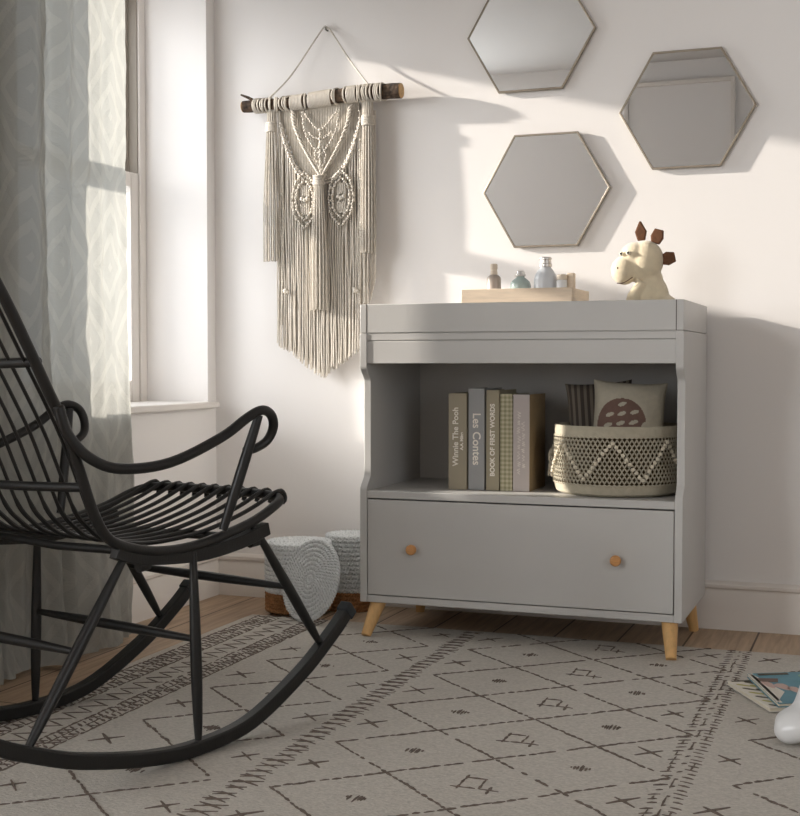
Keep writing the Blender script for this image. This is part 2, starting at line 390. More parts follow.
MB().box(-1.12, -1.09, YB, YB+.05, 0, 2.99).box(-1.93, -1.90, YB, YB+.05, 0, 2.99).box(-1.90, -1.12, YB, YB+.05, 2.96, 2.99).build('door_frame', M['trim'], dr, bevel=0.003)

# ------------------------------------------------------------------ rug
RGX0, RGX1, RGY0, RGY1, RZ = -1.905, 0.62, -3.2, -0.343, 0.012
rug = MB(); rng = random.Random(3)
nx, ny = 100, 110
def rz(x, y): return RZ + 0.0012*noise.noise(Vector((x*3, y*3, 0)))
vv = []; ff = []
for i in range(nx+1):
    for j in range(ny+1):
        x = RGX0 + (RGX1-RGX0)*i/nx; y = RGY0+(RGY1-RGY0)*j/ny
        if i in (0, nx): x += 0.004*noise.noise(Vector((0, y*8, 3)))
        if j in (0, ny): y += 0.004*noise.noise(Vector((x*8, 0, 5)))
        e = min(i, nx-i, j, ny-j); vv.append((x, y, rz(x, y) - (0.003 if e == 0 else 0)))
for i in range(nx):
    for j in range(ny):
        a = i*(ny+1)+j; ff.append((a, a+ny+1, a+ny+2, a+1))
rug.add(vv, ff)
bnd = [(i*(ny+1)) for i in range(nx+1)] + [nx*(ny+1)+j for j in range(1, ny+1)] + [i*(ny+1)+ny for i in range(nx-1, -1, -1)] + [j for j in range(ny-1, 0, -1)]
n0 = len(rug.v)
for k in bnd: rug.v.append(Vector((rug.v[k].x, rug.v[k].y, 0.0003)))
for k in range(len(bnd)):
    l = (k+1) % len(bnd); rug.f.append([bnd[k], bnd[l], n0+l, n0+k]); rug.m.append(0)
def stroke(x0, y0, x1, y1, w=0.0065, dash=True):
    # a knotted line of dark yarn: short overlapping raised tufts with gaps
    L = math.hypot(x1-x0, y1-y0); n = max(1, int(L/0.022)) if dash else 1
    ux, uy = (x1-x0)/L, (y1-y0)/L
    for k in range(n):
        if dash and rng.random() < 0.06: continue
        a = k/n + rng.uniform(-.006, .006)/L; b = (k+rng.uniform(.8, 1.12))/n
        ww = w*rng.uniform(.5, 1.1)/2; jx = rng.uniform(-.0018, .0018)
        ax, ay, bx, by = x0+ux*L*a - uy*jx, y0+uy*L*a+ux*jx, x0+ux*L*b-uy*jx, y0+uy*L*b+ux*jx
        px, py = -uy*ww, ux*ww
        if not (RGX0+.01 < min(ax, bx) and max(ax, bx) < RGX1-.01 and RGY0+.01 < min(ay, by) and max(ay, by) < RGY1-.008): continue
        z = rz((ax+bx)/2, (ay+by)/2) + 0.0016
        mx, my = (ax+bx)/2, (ay+by)/2
        top = [(ax+px*.5, ay+py*.5, z-.0008), (mx+px, my+py, z), (bx+px*.5, by+py*.5, z-.0008), (bx-px*.5, by-py*.5, z-.0008), (mx-px, my-py, z), (ax-px*.5, ay-py*.5, z-.0008)]
        bot = [(p[0], p[1], z-.004) for p in top]
        rug.add(top+bot, [(0, 1, 4, 5), (1, 2, 3, 4)] + [(i, 6+i, 6+(i+1) % 6, (i+1) % 6) for i in range(6)], 1)
HX, PY, PH = 0.1765, 0.3165, -0.926
def lattice(x_left, cols, motifs, y_lo=-3.15, y_hi=-0.35):
    # diamonds: vertices on x_left + k*HX, alternate columns shifted half a period
    ys = [PH + PY*n for n in range(-8, 4)]
    for c in range(cols):
        xa, xb = x_left + c*HX, x_left + (c+1)*HX
        sh_a = 0 if c % 2 == 0 else PY/2; sh_b = PY/2 - sh_a
        for y in ys:
            ya = y + sh_a
            for d in (-PY/2, PY/2): stroke(xa, ya, xb, ya+d, 0.0085)
    for c in range(1, cols):
        xc = x_left + c*HX; s = PY/2 if c % 2 == 0 else 0
        for y in ys:
            yc = y + s
            kind = motifs[(c-1) % len(motifs)]
            if kind == 'blob':
                for q in range(-3, 4):
                    h = 0.020*(1-abs(q)/4.2); stroke(xc+q*.0065, yc-h, xc+q*.0065, yc+h, 0.006)
            elif kind == 'square':
                a = 0.031
                stroke(xc-a, yc-a, xc+a*.6, yc-a, .0065); stroke(xc+a*.7, yc-a, xc+a*.7, yc+a*.8, .0065)
                stroke(xc+a*.7, yc+a*.8, xc-a*.6, yc+a*.8, .0065); stroke(xc-a*.6, yc+a*1.3, xc-a*.6, yc-a*1.4, .0065)
                stroke(xc+a*.7, yc-a, xc+a*2, yc-a*1.1, .006); stroke(xc+a*1.4, yc-a*.3, xc+a*1.4, yc-a*1.8, .0065)
def cross(x, y, s=0.026):
    for k in (-1, 1):
        stroke(x-s*k, y-s*1.0, x+s*k, y+s*1.0, 0.0085, False)
    stroke(x-s*.3, y, x+s*.3, y, .008, False)
def chain(x, w, step=0.034):
    y = -3.1
    while y < -0.36:
        t = rng.uniform(.8, 1.1)
        stroke(x-w*t, y, x+w*t, y+step*.6, 0.007, False); stroke(x+w*t, y, x-w*t, y+step*.6, 0.007, False)
        if rng.random() < .5: stroke(x-w*1.2, y+step*.3, x-w*.2, y+step*.35, .006, False)
        y += step
lattice(-1.089, 4, ['blob', 'square', 'blob'])
lattice(-1.565, 2, ['blob'])
lattice(-0.262, 4, ['blob', 'square', 'blob'])
for n in range(-8, 4):
    y = PH + PY*n + PY/2
    for x in (-1.072, -1.222, -0.445, -0.285, -1.56): cross(x, y + rng.uniform(-.008, .008))
chain(-1.147, 0.026, 0.036)
def hatch_col(x, w, step=0.021, ang=0.010):
    y = -3.1
    while y < -0.36:
        stroke(x-w, y, x+w, y+ang, 0.006, False)
        if rng.random() < .35: stroke(x-w*.3, y, x-w*.1, y+step, .005, False)
        y += step*rng.uniform(.85, 1.2)
hatch_col(-0.393, 0.010, .027); hatch_col(-0.348, 0.011, .024, -.008); hatch_col(-0.371, 0.005, .05)
for x0, x1 in ((-1.632, -1.693), (-1.790, -1.868)):
    for x in (x0, x1): stroke(x, -3.1, x, -0.36, 0.007)
    xm = (x0+x1)/2; stroke(xm, -3.1, xm, -.36, .005)
    for (a, b) in ((x0, xm), (xm, x1)):
        y = -3.1
        while y < -.37:
            stroke(a-.004, y, b+.004, y+.016, .0075, False)
            if rng.random() < .6: stroke(a-.004, y+.018, b+.004, y+.004, .006, False)
            y += .024*rng.uniform(.85, 1.15)
y = -3.1
while y < -.37:                                                # zigzag between the bands
    stroke(-1.712, y, -1.772, y+.03, .006, False); stroke(-1.772, y+.03, -1.712, y+.06, .006, False)
    y += .06
rug_o = rug.build('area_rug', [M['rug'], M['rug_dark']], fix=False)
tag(rug_o, 'beige woven wool rug with dark dashed diamond lattice on the wooden floor', 'rug')

# ------------------------------------------------------------------ curtain
cy0, cy1 = -0.672, -1.95
cu = bpy.data.objects.new('curtain', None); COL.objects.link(cu); cu.location = (-2.08, -1.3, 0)
tag(cu, 'floor-length pale sheer patterned curtain hanging in folds in front of the window', 'curtain')
nu, nv = 320, 150; ztop = 2.62
keys = [(0, -.022), (.05, .004), (.10, -.005), (.17, .016), (.265, .008), (.285, -.048), (.32, -.042), (.345, -.01), (.36, .03), (.40, .034), (.42, -.02), (.46, -.044), (.53, -.038), (.56, .03), (.62, .038), (.68, -.03), (.80, .03), (.90, -.03), (1.0, .02)]
def fold(t):
    for (a, b) in zip(keys, keys[1:]):
        if a[0] <= t <= b[0]:
            s = (t-a[0])/(b[0]-a[0]); s = s*s*(3-2*s); return a[1]+(b[1]-a[1])*s
    return 0
verts = []; uvs = []
arc = [0.0]; prev = None
for i in range(nu+1):
    t = i/nu; p = (fold(t), cy0+(cy1-cy0)*t)
    if prev: arc.append(arc[-1]+math.hypot(p[0]-prev[0], p[1]-prev[1]))
    prev = p
for j in range(nv+1):
    v = j/nv; z = 0.012 + (ztop-0.012)*v
    low = max(0, 1-z/0.9)
    for i in range(nu+1):
        t = i/nu
        wob = 0.012*noise.noise(Vector((t*5, z*.8, 1)))
        tt = min(1, max(0, t + 0.01*sin(z*2.1+t*4) * (1 if 0 < i < nu else 0)))
        x = -2.130 + fold(tt)*(1.0 + .25*sin(z*1.3+t*9)) + wob + (.007*sin(t*95+2*noise.noise(Vector((t*4, z*.7, 7)))) if i > 12 else 0)
        x += low*(0.055 + 0.05*noise.noise(Vector((t*14, z*2.0, 4))) + 0.012*noise.noise(Vector((t*45, z*6, 9))))
        x += 0.007*noise.noise(Vector((t*30, z*9, 2))) + 0.0035*noise.noise(Vector((t*70, z*25, 2)))
        yv = cy0+(cy1-cy0)*t + 0.008*noise.noise(Vector((t*6, z*1.7, 8))) + low*0.02*noise.noise(Vector((t*12, z*3, 6)))
        yv += -.085*low*(1-t)
        zz = z + (0.012*noise.noise(Vector((t*20, 0, 1))) if j == 0 else 0)
        verts.append((x, yv, max(zz, .004))); uvs.append((arc[i]*1.15, z))
mb = MB(); mb.add(verts, [(j*(nu+1)+i, j*(nu+1)+i+1, (j+1)*(nu+1)+i+1, (j+1)*(nu+1)+i) for j in range(nv) for i in range(nu)])
co = mb.build('curtain_panel', M['curtain'], cu, sharp=3.0, fix=False)
ul = co.data.uv_layers.new(name='cloth')
for lp in co.data.loops: ul.data[lp.index].uv = uvs[lp.vertex_index]
# gathered heading rings and the rod above the picture
rod = thing('curtain_rod', (-2.1, -1.0, 2.66), 'slim dark metal rod that carries the sheer curtain', 'curtain rod')
MB().tube([(-2.140, -2.25, 2.66), (-2.140, -.12, 2.66)], .011, 14).build('rod', M['chair'], rod)
for yy in (-2.25, -.12): MB().ball((-2.140, yy, 2.66), .02).build('finial', M['chair'], rod)
for yy in (-2.15, -.2): MB().tube([(XL, yy, 2.66), (-2.140, yy, 2.66)], .007, 8).lathe([(.02, 0), (.02, .006)], (XL, yy, 2.66), T=Matrix.Rotation(pi/2, 3, 'Y'), seg=16).build('bracket', M['chair'], rod)
for k in range(11):
    yy = cy0 - .03 + (cy1-cy0+.06)*k/10
    MB().tube([(-2.140+.02*cos(a), yy, 2.652+.02*sin(a)) for a in [2*pi*q/16 for q in range(16)]], .002, 6, closed=True).build('curtain_ring', M['steel'], cu)

# ------------------------------------------------------------------ changing table / cabinet
CX0, CX1, CY0, CY1 = -1.462, -0.512, -0.51, -0.024
cab = thing('changing_cabinet', (-.987, -.27, 0), 'grey painted changing cabinet with open shelf, one wide drawer and wooden legs', 'cabinet')
T = 0.022
def side_profile():
    y0, y1 = CY0, CY1
    p = [(y1, .108), (y0, .108), (y0, .441)]
    rc = .034                     # the opening's front edge is set back with S-curved corners
    for k in range(1, 9): t = k/8; p.append((y0+rc*(t*t*(3-2*t)), .441+.05*t))
    for k in range(0, 9): t = k/8; p.append((y0+rc*(1-t*t*(3-2*t)), .765+.045*t))
    p += [(y0, .907), (y1, .907)]
    return p
for (a, b) in ((CX0, CX0+T), (CX1-T, CX1)): MB().prism(side_profile(), 'x', a, b).build('side_panel', M['cabinet'], cab, bevel=.0015)
MB().box(CX0+T, CX1-T, CY1-.012, CY1, .13, .905).build('back_panel', M['cabinet'], cab)
MB().box(CX0+T, CX1-T, CY0+.002, CY1-.012, .419, .441).build('shelf', M['cabinet'], cab, bevel=.0015)
MB().box(CX0+T, CX1-T, CY0+.002, CY1-.012, .108, .129).build('bottom_panel', M['cabinet'], cab, bevel=.0015)
MB().box(CX0+T, CX1-T, CY0+.003, CY1-.012, .887, .907).build('top_panel', M['cabinet'], cab, bevel=.0012)
MB().box(CX0+T, CX1-T, CY0+.004, CY0+.022, .819, .8845).build('apron', M['cabinet'], cab, bevel=.0012)
tr = MB()
MB().box(CX0+.001, CX1-.001, CY0, CY0+.016, .9095, .993).build('tray_front', M['cabinet'], cab, bevel=.0015)
MB().box(CX0+.001, CX1-.001, CY1-.016, CY1, .9095, .993).build('tray_back', M['cabinet'], cab, bevel=.0015)
for a in (CX0+.001, CX1-.001-.016): MB().box(a, a+.016, CY0+.016, CY1-.016, .9095, .993).build('tray_side', M['cabinet'], cab, bevel=.0015)
for x in (CX0+T-.002, CX1-T-.0005): MB().box(x, x+.0025, CY0-.0006, CY0+.0015, .9095, .9925).build('tray_joint', M['cabinet_gap'], cab)
MB().box(CX0+.005, CX1-.005, CY0+.005, CY1-.005, .9072, .9093).build('tray_spacer', M['cabinet'], cab)
MB().box(CX0+T, CX1-T, CY0+.008, CY0+.018, .8847, .8868).build('apron_spacer', M['cabinet'], cab)
drw = MB().box(CX0+T+.0025, CX1-T-.0025, CY0+.001, CY0+.019, .1318, .4150).build('drawer', M['cabinet'], cab, bevel=.0015)
MB().box(CX0+T+.01, CX1-T-.01, CY0+.019, CY1-.03, .14, .39).build('drawer_box', M['cabinet'], drw)
for x in (-1.293, -.692):
    pr = [(.0085, 0), (.0075, .006), (.011, .010), (.0145, .014), (.0155, .020), (.0150, .026), (.012, .029), (.006, .0295)]
    MB().lathe(pr, (x, CY0+.0012, .2735), seg=28, T=Matrix.Rotation(pi/2, 3, 'X')).build('knob', M['knob_wood'], drw)
for (x, y, dx, dy, zb) in ((CX0+.047, CY0+.035, -.016, -.066, .0135), (CX1-.039, CY0+.035, .015, -.066, .0135), (CX0+.050, CY1-.06, -.018, .02, .0005), (CX1-.045, CY1-.06, .018, .02, .0005)):
    n = 8; P = [Vector((x, y, .1075)).lerp(Vector((x+dx, y+dy, zb)), k/n) for k in range(n+1)]
    MB().tube(P, [.0235-.0090*k/n for k in range(n+1)], 24).build('leg', M['leg_wood'], cab, bevel=.0015)

# ------------------------------------------------------------------ hexagonal mirrors
def hex_mirror(cx, cz, R, label):
    t = thing('hexagonal_mirror', (cx, 0, cz), label, 'mirror', None)
    def hexa(r): return [(cx+r*cos(pi/3*k), cz+r*sin(pi/3*k)) for k in range(6)]
    o, i = hexa(R), hexa(R-.0075)
    mb = MB(); y0, y1 = -.0155, -.004
    v = [(p[0], y0, p[1]) for p in o] + [(p[0], y0, p[1]) for p in i] + [(p[0], y1, p[1]) for p in o] + [(p[0], y1, p[1]) for p in i]
    fs = []
    for k in range(6):
        l = (k+1) % 6
        fs += [(k, l, 6+l, 6+k), (k, 12+k, 12+l, l), (6+k, 6+l, 18+l, 18+k), (12+k, 18+k, 18+l, 12+l)]
    mb.add(v, fs); mb.build('frame', M['mirror_frame'], t, bevel=.0012)
    MB().prism(hexa(R-.0076), 'y', -.0135, -.006).build('mirror_glass', M['mirror'], t, smooth=False)
    MB().prism(hexa(R-.02), 'y', -.006, -.0005).build('backing', M['track'], t, smooth=False)
hex_mirror(-1.075, 1.873, .2115, 'hexagonal mirror in a thin metal frame, highest of the three, cut by the picture top')
hex_mirror(-.581, 1.600, .2085, 'hexagonal mirror in a thin metal frame, rightmost of the three, above the plush toy')
hex_mirror(-1.023, 1.372, .2085, 'hexagonal mirror in a thin metal frame, lowest of the three, above the bottles')

# ------------------------------------------------------------------ rocking chair
TH = radians(15.89); MX, MY = -1.577, -1.70
def W(f, s, z): return Vector((MX + sin(TH)*f + cos(TH)*s, MY + cos(TH)*f - sin(TH)*s, z))
ch = thing('rocking_chair', (MX, MY, RZ), 'black spindle-back rocking chair with scrolled arms on the rug by the window', 'rocking chair')
UPF = None
for sg in (1, -1):
    P = catmull([W(f, .263*sg, z+.0155) for f, z in [(-.60, .222), (-.53, .167), (-.459, .128), (-.395, .101), (-.281, .061), (-.107, .024), (.031, .0145), (.182, .032), (.347, .105), (.46, .178), (.522, .228)]], 6)
    sd = Vector((cos(TH), -sin(TH), 0))
    ru = MB().tube(P, 1.0, up=sd, prof=[(-.014, -.015), (.014, -.015), (.014, .015), (-.014, .015)]).build('runner', M['chair'], ch, bevel=.004)
    d = (P[-1]-P[-3]).normalized()
    MB().tube([P[-1]-d*.022, P[-1]+d*.004], 1.0, up=sd, prof=[(-.016, -.018), (.016, -.018), (.016, .018), (-.016, .018)]).build('end_cap', M['chair_cap'], ru, bevel=.004)
    d = (P[0]-P[2]).normalized()
    MB().tube([P[0]-d*.022, P[0]+d*.004], 1.0, up=sd, prof=[(-.016, -.018), (.016, -.018), (.016, .018), (-.016, .018)]).build('end_cap', M['chair_cap'], ru, bevel=.004)
    def leg(a, b):
        a, b = W(*a), W(*b)
        P = [a.lerp(b, k/12) for k in range(13)]
        MB().tube(P, [.0074+.0046*sin(pi*min(1, (k/12)**.8)) for k in range(13)], 14).build('leg', M['chair'], ch)
    leg((-.398, .263*sg, .130), (-.150, .245*sg, .446)); leg((.027, .263*sg, .045), (.027, .25*sg, .432)); leg((.414, .263*sg, .180), (.226, .245*sg, .452))
    P = catmull([W(f, .245*sg, z) for f, z in [(-.178, .456), (-.15, .446), (-.091, .4335), (.047, .4245), (.167, .436), (.24, .453), (.256, .457)]], 6)
    MB().tube(P, 1.0, up=sd, prof=[(-.011, -.014), (.011, -.014), (.011, .014), (-.011, .014)]).build('under_rail', M['chair'], ch, bevel=.003)
    for (f_, z) in ((-.105, .444), (.215, .456)):
        MB().tube([W(f_, .245*sg, z-.032), W(f_, .245*sg, z+.016)], .007, 10).tube([W(f_-.013, .245*sg, z-.026), W(f_+.013, .245*sg, z-.024)], .011, 10).build('clamp', M['chair'], ch)
    ar = [(-.322, .260, .742), (-.306, .265, .690), (-.264, .278, .643), (-.200, .290, .620), (-.083, .300, .625), (.052, .307, .668), (.125, .312, .706), (.167, .314, .7205), (.199, .311, .710), (.212, .306, .684), (.204, .296, .655), (.175, .286, .638), (.148, .281, .636)]
    P = catmull([W(a, b*sg, c) for a, b, c in ar], 6); n = len(P)
    MB().tube(P, [.0105 if k < n*.72 else .0105-.002*(k-n*.72)/(n*.28) for k in range(n)], 16).build('armrest', M['chair'], ch, bevel=.003)
    a, b = W(.168, .305*sg, .710), W(.103, .262*sg, .470)
    MB().tube([a.lerp(b, k/10) for k in range(11)], [.0090+.0025*sin(pi*k/10) for k in range(11)], 14).build('arm_post', M['chair'], ch)
half = [(-.615, 0, 1.205), (-.60, .10, 1.188), (-.555, .19, 1.13), (-.497, .24, 1.04), (-.438, .25, .948), (-.377, .25, .843), (-.334, .25, .765), (-.300, .25, .705), (-.266, .25, .62), (-.231, .25, .532), (-.196, .25, .483), (-.14, .25, .4585), (-.06, .25, .4435), (.045, .25, .4455), (.2, .244, .472), (.295, .236, .503), (.33, .215, .515), (.340, .16, .520), (.342, .08, .521)]
loop = [W(*p) for p in half] + [W(.342, 0, .521)] + [W(a, -b, c) for a, b, c in half[:0:-1]]
MB().tube(catmull(loop, 5, closed=True), .0105, 16, closed=True).build('frame_hoop', M['chair'], ch)
def arch_top(sb):  # where a back rod meets the hoop
    pts = half[:5]; s = abs(sb)
    for a, b in zip(pts, pts[1:]):
        if a[1] <= s <= b[1]:
            t = (s-a[1])/(b[1]-a[1]); return a[0]+(b[0]-a[0])*t, a[2]+(b[2]-a[2])*t
    return pts[-1][0], pts[-1][2]
for i in range(11):
    q = (i-5)/5; sf, sb = .205*q, .218*q
    ft, zt = arch_top(sb)
    pts = [(.356, sf, .500), (.362, sf, .513), (.352, sf, .528), (.328, sf, .527), (.27, sf, .505), (.2, sf, .484), (.10, sf, .463), (0, sf*1.01, .456), (-.08, sf*1.02, .458), (-.14, sf*1.03, .470), (-.18, sf*1.04, .497), (-.215, sf*1.05, .535), (-.255, sb, .62), (-.295, sb, .705), (-.375, sb, .843), (-.438, sb, .95)]
    if zt > 1.0: pts.append(((ft-.438)/2-.004, sb, (zt+.95)/2))
    pts.append((ft, sb, zt))
    P = catmull([W(*p) for p in pts], 5); n = len(P)
    R = [.0050 if P[k].z < .545 else .0037 for k in range(n)]
    for k in range(12): R[k] = .0062 if 2 <= k else .0045
    MB().tube(P, R, 8).build('spindle', M['chair'], ch)
for (a, z, s, r) in ((-.358, .822, .245, .0095), (-.250, .585, .248, .0092)):
    MB().tube(catmull([W(a+.004, -s, z), W(a-.012, 0, z-.006), W(a+.004, s, z)], 6), r, 12).build('back_crossbar', M['chair'], ch)
for (a, z) in ((.11, .455), (-.12, .449)):
    MB().tube([W(a, -.245, z), W(a, 0, z-.008), W(a, .245, z)], .009, 12).build('seat_crossbar', M['chair'], ch)
for (a, s, z) in ((-.283, .255, .281), (.027, .257, .252), (.31, .254, .321)):
    P = [W(a, -s, z).lerp(W(a, s, z), k/12) for k in range(13)]
    MB().tube(P, [.0066+.0046*sin(pi*k/12) for k in range(13)], 14).build('stretcher', M['chair'], ch)

# ------------------------------------------------------------------ macrame wall hanging
mc = thing('macrame_wall_hanging', (-1.79, -.04, 1.71), 'beige knotted macrame wall hanging with long fringe on a bark-covered branch', 'wall hanging')
YR = -.046
def rodc(x):
    t = (x+2.083)/.58; return Vector((x, YR + .004*sin(x*9), 1.700+.018*t+.003*sin(x*14)))
def rodr(x): return .0200 + .0055*(x+2.083)/.58
P = [rodc(-2.083+.58*k/60) for k in range(61)]
v = MB(); seg = 18
vs_ = []
for k, p in enumerate(P):
    for q in range(seg):
        a = 2*pi*q/seg; r = rodr(p.x)*(1+.10*noise.noise(Vector((p.x*25, a*1.2, 0))))
        vs_.append(p+Vector((0, cos(a)*r, sin(a)*r)))
v.add(vs_, [(k*seg+q, k*seg+(q+1) % seg, (k+1)*seg+(q+1) % seg, (k+1)*seg+q) for k in range(60) for q in range(seg)])
br = v.build('branch', M['bark'], mc)
for k, s in ((0, -1), (60, 1)):
    p = P[k]; r = rodr(p.x)*.95
    MB().lathe([(r, 0), (r*.96, .004), (r*.5, .005), (.001, .005)], p+Vector((-.001*s, 0, 0)), seg=20, T=Matrix.Rotation(pi/2*s, 3, 'Y'), cap=False).build('cut_end', M['cut_wood'], br)
MB().tube([rodc(-2.035)+Vector((0, -.006, .014)), rodc(-2.06)+Vector((0, -.01, .028)), (-2.088, YR-.01, 1.742)], [.006, .005, .003], 8).build('twig', M['bark'], br)
st = catmull([rodc(-1.985)+Vector((0, -.012, .018)), (-1.91, -.03, 1.80), (-1.802, -.014, 1.948), (-1.787, -.012, 1.951), (-1.772, -.014, 1.945), (-1.69, -.03, 1.83), rodc(-1.612)+Vector((0, -.012, .022))], 8)
MB().tube(st, .0027, 8).build('hanging_cord', M['cord'], mc)
MB().tube([(-1.787, -.0005, 1.947), (-1.787, -.018, 1.947), (-1.787, -.02, 1.956)], .003, 8).build('hook', M['steel'], mc)
# wraps of cord round the branch
wr = MB(); r_ = random.Random(5)
x = -2.036; gaps = [(-2.010, -2.002), (-1.975, -1.967), (-1.952, -1.930), (-1.848, -1.840), (-1.752, -1.742), (-1.728, -1.700), (-1.655, -1.650)]
solid = [(-1.902, -1.862), (-1.838, -1.755), (-1.698, -1.66)]
while x < -1.565:
    gp = any(a < x < b for a, b in gaps)
    sl = any(a < x < b for a, b in solid)
    if not gp:
        c = rodc(x); r = rodr(x)+.003; tilt = r_.uniform(-.012, .012) if not sl else -.004
        wr.tube([c+Vector((tilt*cos(a), r*cos(a), r*sin(a))) for a in [2*pi*k/16 for k in range(16)]], .0031, 6, closed=True, mi=1 if sl else 0)
    x += .0056 if sl else r_.choice((.0060, .0064, .0070, .0095))
wr.build('cord_wraps', [M['cord'], M['cord_light']], mc)
YP = -.040
def ucurve(x):  # garland of knots
    t = min(1, abs(x+1.795)/.140); return 1.436 + .20*t**2.8
def hang(mb, x, z0, z1, y=YP, r=.0027, amp=.0025, seed=0, mi=0):
    n = max(3, int((z0-z1)/.045)); P = []
    for k in range(n+1):
        t = k/n; P.append((x+amp*noise.noise(Vector((x*40+seed, t*4, 1))) + amp*.6*noise.noise(Vector((x*15, t*2+seed, 6))), y+.003*noise.noise(Vector((x*70, t*5, seed+3))), z0+(z1-z0)*t))
    mb.tube(P, r, 6, mi=mi)
fr = MB(); r_ = random.Random(9)
for layer, (yy, st_, n_) in enumerate(((YP-.006, .0088, 39), (YP+.0065, .0062, 54))):
    for k in range(n_):
        x = -1.958 + k*st_ + layer*.0031 + r_.uniform(-.0008, .0008)
        if x > -1.622: continue
        zb = .772 + min(.118, abs(x+1.790)/.155*.110) + r_.uniform(-.008, .008) + (.13 if x > -1.640 else 0)
        zt = ucurve(x)-.004 if abs(x+1.795) < .150 else 1.69
        hang(fr, x, zt, zb, yy, seed=layer*7+k % 3, amp=.006 if layer == 0 else .003, mi=1 if r_.random() < .25 else 0)
fr.build('fringe', [M['cord'], M['cord_light']], mc)
wv = MB()
for k in range(46):
    x = -1.930+k*.0060
    if x < -1.935 or x > -1.655: continue
    zt = rodc(x).z - .012; zb = ucurve(x)+.003
    if zt > zb: hang(wv, x, zt, zb, YP+.004, r=.0032, amp=.0008)
wv.build('woven_yoke', M['cord'], mc)
def knots(mb, pts, r=.0042, step=.0085, y=None, mi=0):
    P = catmull(pts, 10); acc = 0; last = P[0]; k = 0; line = []
    for p in P:
        acc += (p-last).length; last = p
        if acc >= step or k == 0:
            k += 1; acc = 0; line.append(p)
            mb.ball(p+Vector((.0012*(-1)**k, -.001, 0)), (r*1.05, r, r*1.0), 7, 5, mi=mi)
    mb.tube(P[::3]+[P[-1]], r*.6, 6, mi=mi)
gl = MB()
for off in (0, .0105):
    knots(gl, [(-1.795+(t-.5)*.29*(1+off*1.5), YP-.006-off*.3, ucurve(-1.795+(t-.5)*.28)-off) for t in [k/14 for k in range(15)]], .0048, .0085)
gl.build('knotted_garland', M['cord_light'], mc)
lf = MB()
for s in (-1, 1):   # leaf veins and spiral twists of the yoke
    knots(lf, [(-1.792, YP-.010, 1.600), (-1.792+s*.030, YP-.010, 1.628), (-1.792+s*.062, YP-.008, 1.668)], .0040, .007)
    knots(lf, [(-1.792, YP-.010, 1.520), (-1.792+s*.035, YP-.010, 1.560), (-1.792+s*.058, YP-.009, 1.605), (-1.792+s*.068, YP-.008, 1.668)], .0040, .007)
    knots(lf, [(-1.792+s*.006, YP-.010, 1.575), (-1.792+s*.026, YP-.010, 1.583), (-1.792+s*.044, YP-.009, 1.600)], .0038, .007)
    knots(lf, [(-1.792+s*.003, YP-.010, 1.555), (-1.792+s*.02, YP-.010, 1.52), (-1.790, YP-.01, 1.46)], .0036, .007)
    pts = catmull([(-1.790+s*.006, YP-.009, 1.455), (-1.790+s*.035, YP-.010, 1.500), (-1.790+s*.070, YP-.010, 1.560), (-1.790+s*.098, YP-.010, 1.625), (-1.790+s*.105, YP-.008, 1.672)], 8)
    for k, p in enumerate(pts[::2]):   # chunky spiral twist
        Tm = Matrix.Rotation(s*.8, 3, 'Y'); lf.ball(p, (.005, .007, .0135), 8, 6, T=Tm)
knots(lf, [(-1.792, YP-.011, 1.605), (-1.793, YP-.012, 1.53), (-1.791, YP-.011, 1.45)], .0052, .009)
lf.build('leaf_knots', M['cord'], mc)
dm = MB()
for s, cx, cz in ((-1, -1.850, 1.372), (1, -1.716, 1.374)):
    for rr in (1.0, .72):
        for (a, b) in ((1, 1), (1, -1), (-1, 1), (-1, -1)):
            knots(dm, [(cx, YP-.012, cz+b*.095*rr), (cx+a*.034*rr, YP-.014, cz+b*.055*rr), (cx+a*.046*rr, YP-.013, cz)], .0046, .0085)
    for q in range(-2, 3): hang(dm, cx+q*.007, cz+.05, cz+.012, YP-.010, r=.003); hang(dm, cx+q*.007, cz-.012, cz-.05, YP-.010, r=.003)
    for a in (-1, 0, 1): dm.ball((cx+a*.010, YP-.012, cz+.004*abs(a)), (.008, .007, .008), 10, 7)
dm.build('diamond_knots', M['cord'], mc)
sd_ = MB()
for x in (-1.936, -1.650):
    knots(sd_, [(x, YP-.007, 1.62 if x < -1.8 else 1.66), (x+.002, YP-.008, 1.35), (x-.001, YP-.007, 1.18), (x, YP-.007, 1.02)], .0033, .008)
for x in (-1.924, -1.668): sd_.ball((x, YP-.010, 1.065), (.009, .007, .010), 10, 7); sd_.ball((x+.009, YP-.010, 1.062), (.006, .006, .007), 8, 6)
sd_.build('edge_braids', M['cord'], mc)
def tassel(x, z0, z1, w0, w1, y, knot_z):
    t = MB(); r_ = random.Random(int(x*1000)); n = 26
    for k in range(n):
        a = 2*pi*k/n; rr = 1.0 if k % 2 else .55
        P = []
        for q in range(9):
            u = q/8; w = (w0+(w1-w0)*min(1, u*1.6))*rr/2
            P.append((x+cos(a)*w, y+sin(a)*w*.5, z0+(z1-z0)*u + (r_.uniform(-.003, .003) if q == 8 else 0)))
        t.tube(P, .0026, 6)
    o = t.build('tassel', M['cord'], mc)
    k_ = MB()
    for q in range(6): k_.tube([(x+cos(a)*(w0*.62+.002), y+sin(a)*(w0*.36+.003), knot_z-q*.0055) for a in [2*pi*i/14 for i in range(14)]], .0032, 6, closed=True)
    k_.build('wrap_knot', M['cord'], o)
    return o
tassel(-1.977, 1.690, 1.170, .026, .060, YP-.006, 1.640)
tassel(-1.622, 1.700, 1.188, .030, .048, YP-.006, 1.640)
tassel(-1.793, 1.450, 1.000, .026, .056, YP-.024, 1.448)
ws = MB()
for k in range(7): hang(ws, -1.618+k*.003, 1.66, 1.03+k*.012, YP+.008, r=.0024)
